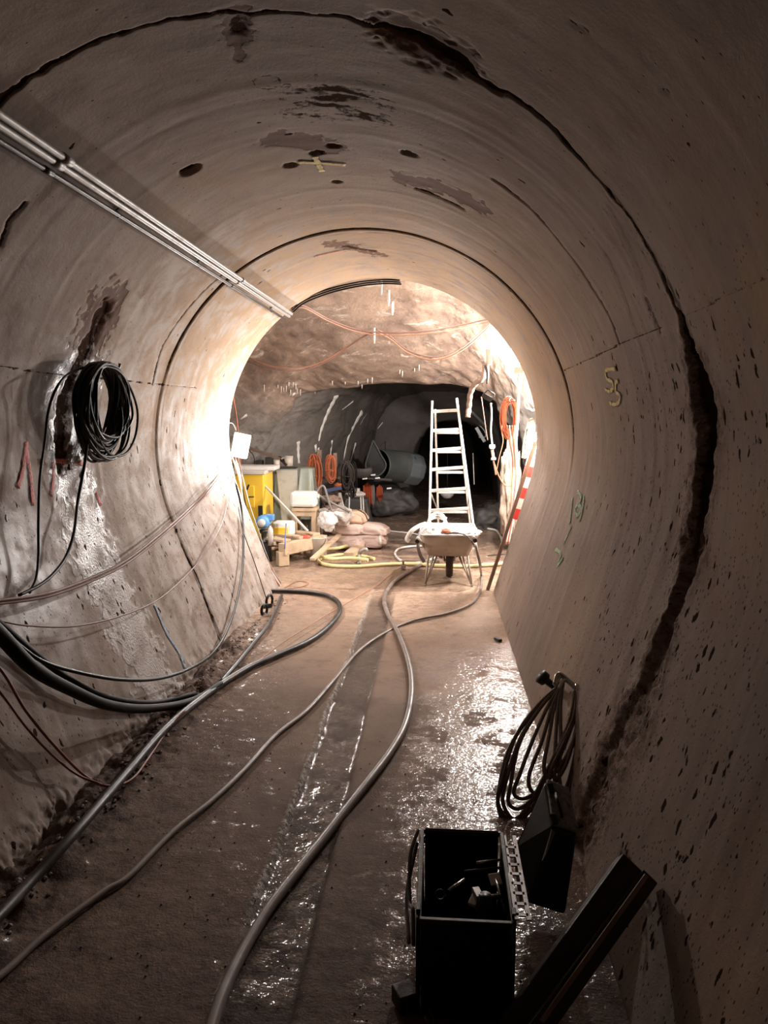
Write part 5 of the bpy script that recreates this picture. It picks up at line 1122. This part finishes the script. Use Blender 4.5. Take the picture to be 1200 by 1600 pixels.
# sheet-covered heap, duct, orange clothing
zh = W(610, 757, 12.0).z; xA, xB = W(560, 760, 12).x, W(648, 760, 12).x
bm = BM(); crumple(bm, ((xA + xB) / 2, 12.1, zh * .42), ((xB - xA) / 2 * .95, .3, zh * .56), None, .3, 83, 5, 1.4); tag(obj('covered_heap', bm, M_DTARP), 'dark grey lumpy heap under the ventilation duct', 'heap')
bm = BM(); drape(bm, (W(557, 800, 10.9).x, 10.9, 0), .17, .15, .42, .3, 8, .03); tag(obj('covered_heap', bm, M_DTARP), 'low black sheeted heap behind the white stool', 'heap')
t = thing('ventilation_duct', W(615, 728, 11.7), 'sagging blue grey ventilation duct hanging at the adit mouth', 'duct')
bm = BM(); tube(bm, [W(588, 727, 11.3), W(602, 728, 11.5), W(622, 729, 11.7), W(640, 731, 11.8)], .25, 24, 8, flat=1, wob=.0, caps=False); obj('sleeve', bm, M_DUCT, t, solid=.01)
bm = BM(); P = [W(632, 731, 11.72), W(646, 733, 11.82), W(653, 735, 11.86), W(657, 736, 11.88)]
rad = [.255, .27, .25, .17]; L = []
ax_ = (P[-1] - P[0]).normalized(); ux = ax_.cross(Vector((0, 0, 1))).normalized(); uz = ux.cross(ax_)
for p, r_ in zip(P, rad): L.append([bm.verts.new(p + (ux * math.cos(a) + uz * math.sin(a) * 1.0) * r_) for a in [2 * math.pi * k / 8 + .3 for k in range(8)]])
for a, b in zip(L, L[1:]):
    for j in range(8): bm.faces.new((a[j], a[(j + 1) % 8], b[(j + 1) % 8], b[j]))
bm.faces.new(L[-1]); bm.faces.new(L[0][::-1]); obj('end_cap', bm, M_DUCTL, t, .02)
bm = BM(); V = [bm.verts.new(W(a, b, Y)) for a, b, Y in ((583, 690, 11.2), (572, 728, 11.0), (578, 742, 11.0), (592, 745, 11.05), (602, 727, 11.1), (583, 690, 11.5), (604, 715, 11.7), (600, 745, 11.6), (578, 745, 11.4), (570, 728, 11.3))]
for a in range(4): bm.faces.new((V[a], V[a + 1], V[a + 1].link_loops and V[a + 1] or V[8 - a], V[8 - a])) if False else None
tube(bm, [W(a, b, 11.1) for a, b in ((583, 688), (575, 712), (571, 728), (577, 741), (588, 744), (598, 738), (603, 726), (596, 712), (583, 688))], .014, 8, 4); bmesh.ops.delete(bm, geom=V, context='VERTS'); obj('mouth_hem', bm, M_DUCT, t)
bm = BM(); ngon(bm, [W(a, b, 11.12) for a, b in ((583, 688), (575, 712), (571, 728), (577, 741), (588, 744), (598, 738), (603, 726), (596, 712))]); obj('mouth_shade', bm, M_BLKM, t, solid=.01)  # black sheet across the mouth stands in for the shade inside
bm = BM(); tube(bm, [W(583, 689, 11.1), H(583, 672, 0.01)], .006, 6, 0); tube(bm, [W(606, 712, 11.6), W(602, 700, 12.0), H(602, 690, .01)], .006, 6, 0); obj('suspension_rope', bm, M_STEEL, t)
bm = BM(); tube(bm, [W(578, 738, 11.0), W(565, 740, 10.9), W(548, 738, 10.7), W(541, 740, 10.6)], .10, 12, 6, flat=.5, r_end=.06); tag(obj('fabric_fold', bm, M_DTARP), 'dark loose duct fabric trailing left from the duct mouth', 'fabric')
for (a, b, wpx, hpx, m_, lab) in ((574, 775, 14, 42, M_VEST, 'dull orange jacket hanging left of the grey strip'), (593, 772, 10, 30, M_VEST, 'brighter orange jacket hanging right of the grey strip'), (583, 775, 5, 38, M_GREYF, 'grey garment hanging between two orange jackets')):
    bm = BM(); c = W(a, b, 11.25); s = 11.25 / 1155
    for k in range(5): tube(bm, [c + Vector(((k - 2) * wpx * s / 5, .01 * (k % 2), hpx * s / 2 - abs(k - 2) * .02)), c + Vector(((k - 2) * wpx * s / 4.6, .0, 0)), c + Vector(((k - 2) * wpx * s / 4.8, .02, -hpx * s / 2 + abs(k - 2) * .04))], wpx * s / 7, 8, 4, flat=.5)
    tag(obj('jacket', bm, m_), lab, 'jacket', 'clothes hung under the duct')
for (a, b, lab) in ((570, 748, 'leftmost short white bar above the orange jackets'), (583, 742, 'upper short white bar above the orange jackets'), (590, 747, 'right short white bar above the orange jackets'), (608, 763, 'lone short white bar on the dark heap')):
    bm = BM(); c = W(a, b, 10.95); beam(bm, c - Vector((.035, 0, .004)), c + Vector((.035, 0, .004)), .03, .022); tag(obj('hanger_bar', bm, M_WHC, bevel=.004), lab, 'bar', 'white bars on the clothes rail')
bm = BM(); beam(bm, W(562, 746, 11.0), W(612, 750, 11.1), .04, .03); tag(obj('clothes_rail', bm, M_DWOOD), 'dark wooden rail above the hanging orange jackets', 'rail')
# pale lamp or helmet seen through the ladder in the adit
c = W(699, 768, 12.4); t = thing('hard_hat', c, 'pale hard hat hanging in the dark adit behind the ladder', 'helmet')
bm = BM(); lathe(bm, [(0, .12), (.06, .11), (.11, .06), (.125, 0), (.12, -.02), (0, -.02)], c, 16, Matrix.Rotation(math.pi, 3, 'X')); obj('shell', bm, M_WHC, t)
bm = BM(); lathe(bm, [(.11, 0), (.15, -.01), (.15, -.02), (.11, -.02)], c, 16, Matrix.Rotation(math.pi, 3, 'X')); obj('brim', bm, M_WHC, t)
bm = BM(); tube(bm, [c + Vector((0, 0, .02)), H(699, 690, .0) * 0 + c + Vector((0, .3, .72))], .004, 6, 0); obj('hook_cord', bm, M_STEEL, t)
cable('cable', [W(739, 708, 10.2), W(740, 735, 10.2), W(741, 757, 10.2)], .007, M_GREYF, 'grey cord hanging in the dark right of the ladder')
bm = BM()
for (a, b, Y, s_) in ((763, 815, 11.0, .28), (776, 806, 11.4, .26), (752, 820, 11.6, .2)): crumple(bm, W(a, b, Y), (s_, .3, s_ * .75), None, .3, a, 4)
tag(obj('rock_pile', bm, M_DTARP), 'dark rock pile at the foot of right cavern wall beyond ladder', 'rocks')
bm = BM(); beam(bm, W(744, 668, 9.6), W(757, 690, 9.6), .05, .04); tube(bm, [W(733, 640, 9.4), W(748, 655, 9.5), W(760, 668, 9.6)], .02, 8, 4); tube(bm, [W(748, 664, 9.6), W(756, 672, 9.6), W(759, 682, 9.6), W(749, 684, 9.6), W(746, 668, 9.6)], .010, 6, 2)
tag(obj('cable_hanger', bm, M_BLKM), 'black cable hanger on the shotcrete above and right of ladder', 'hanger')
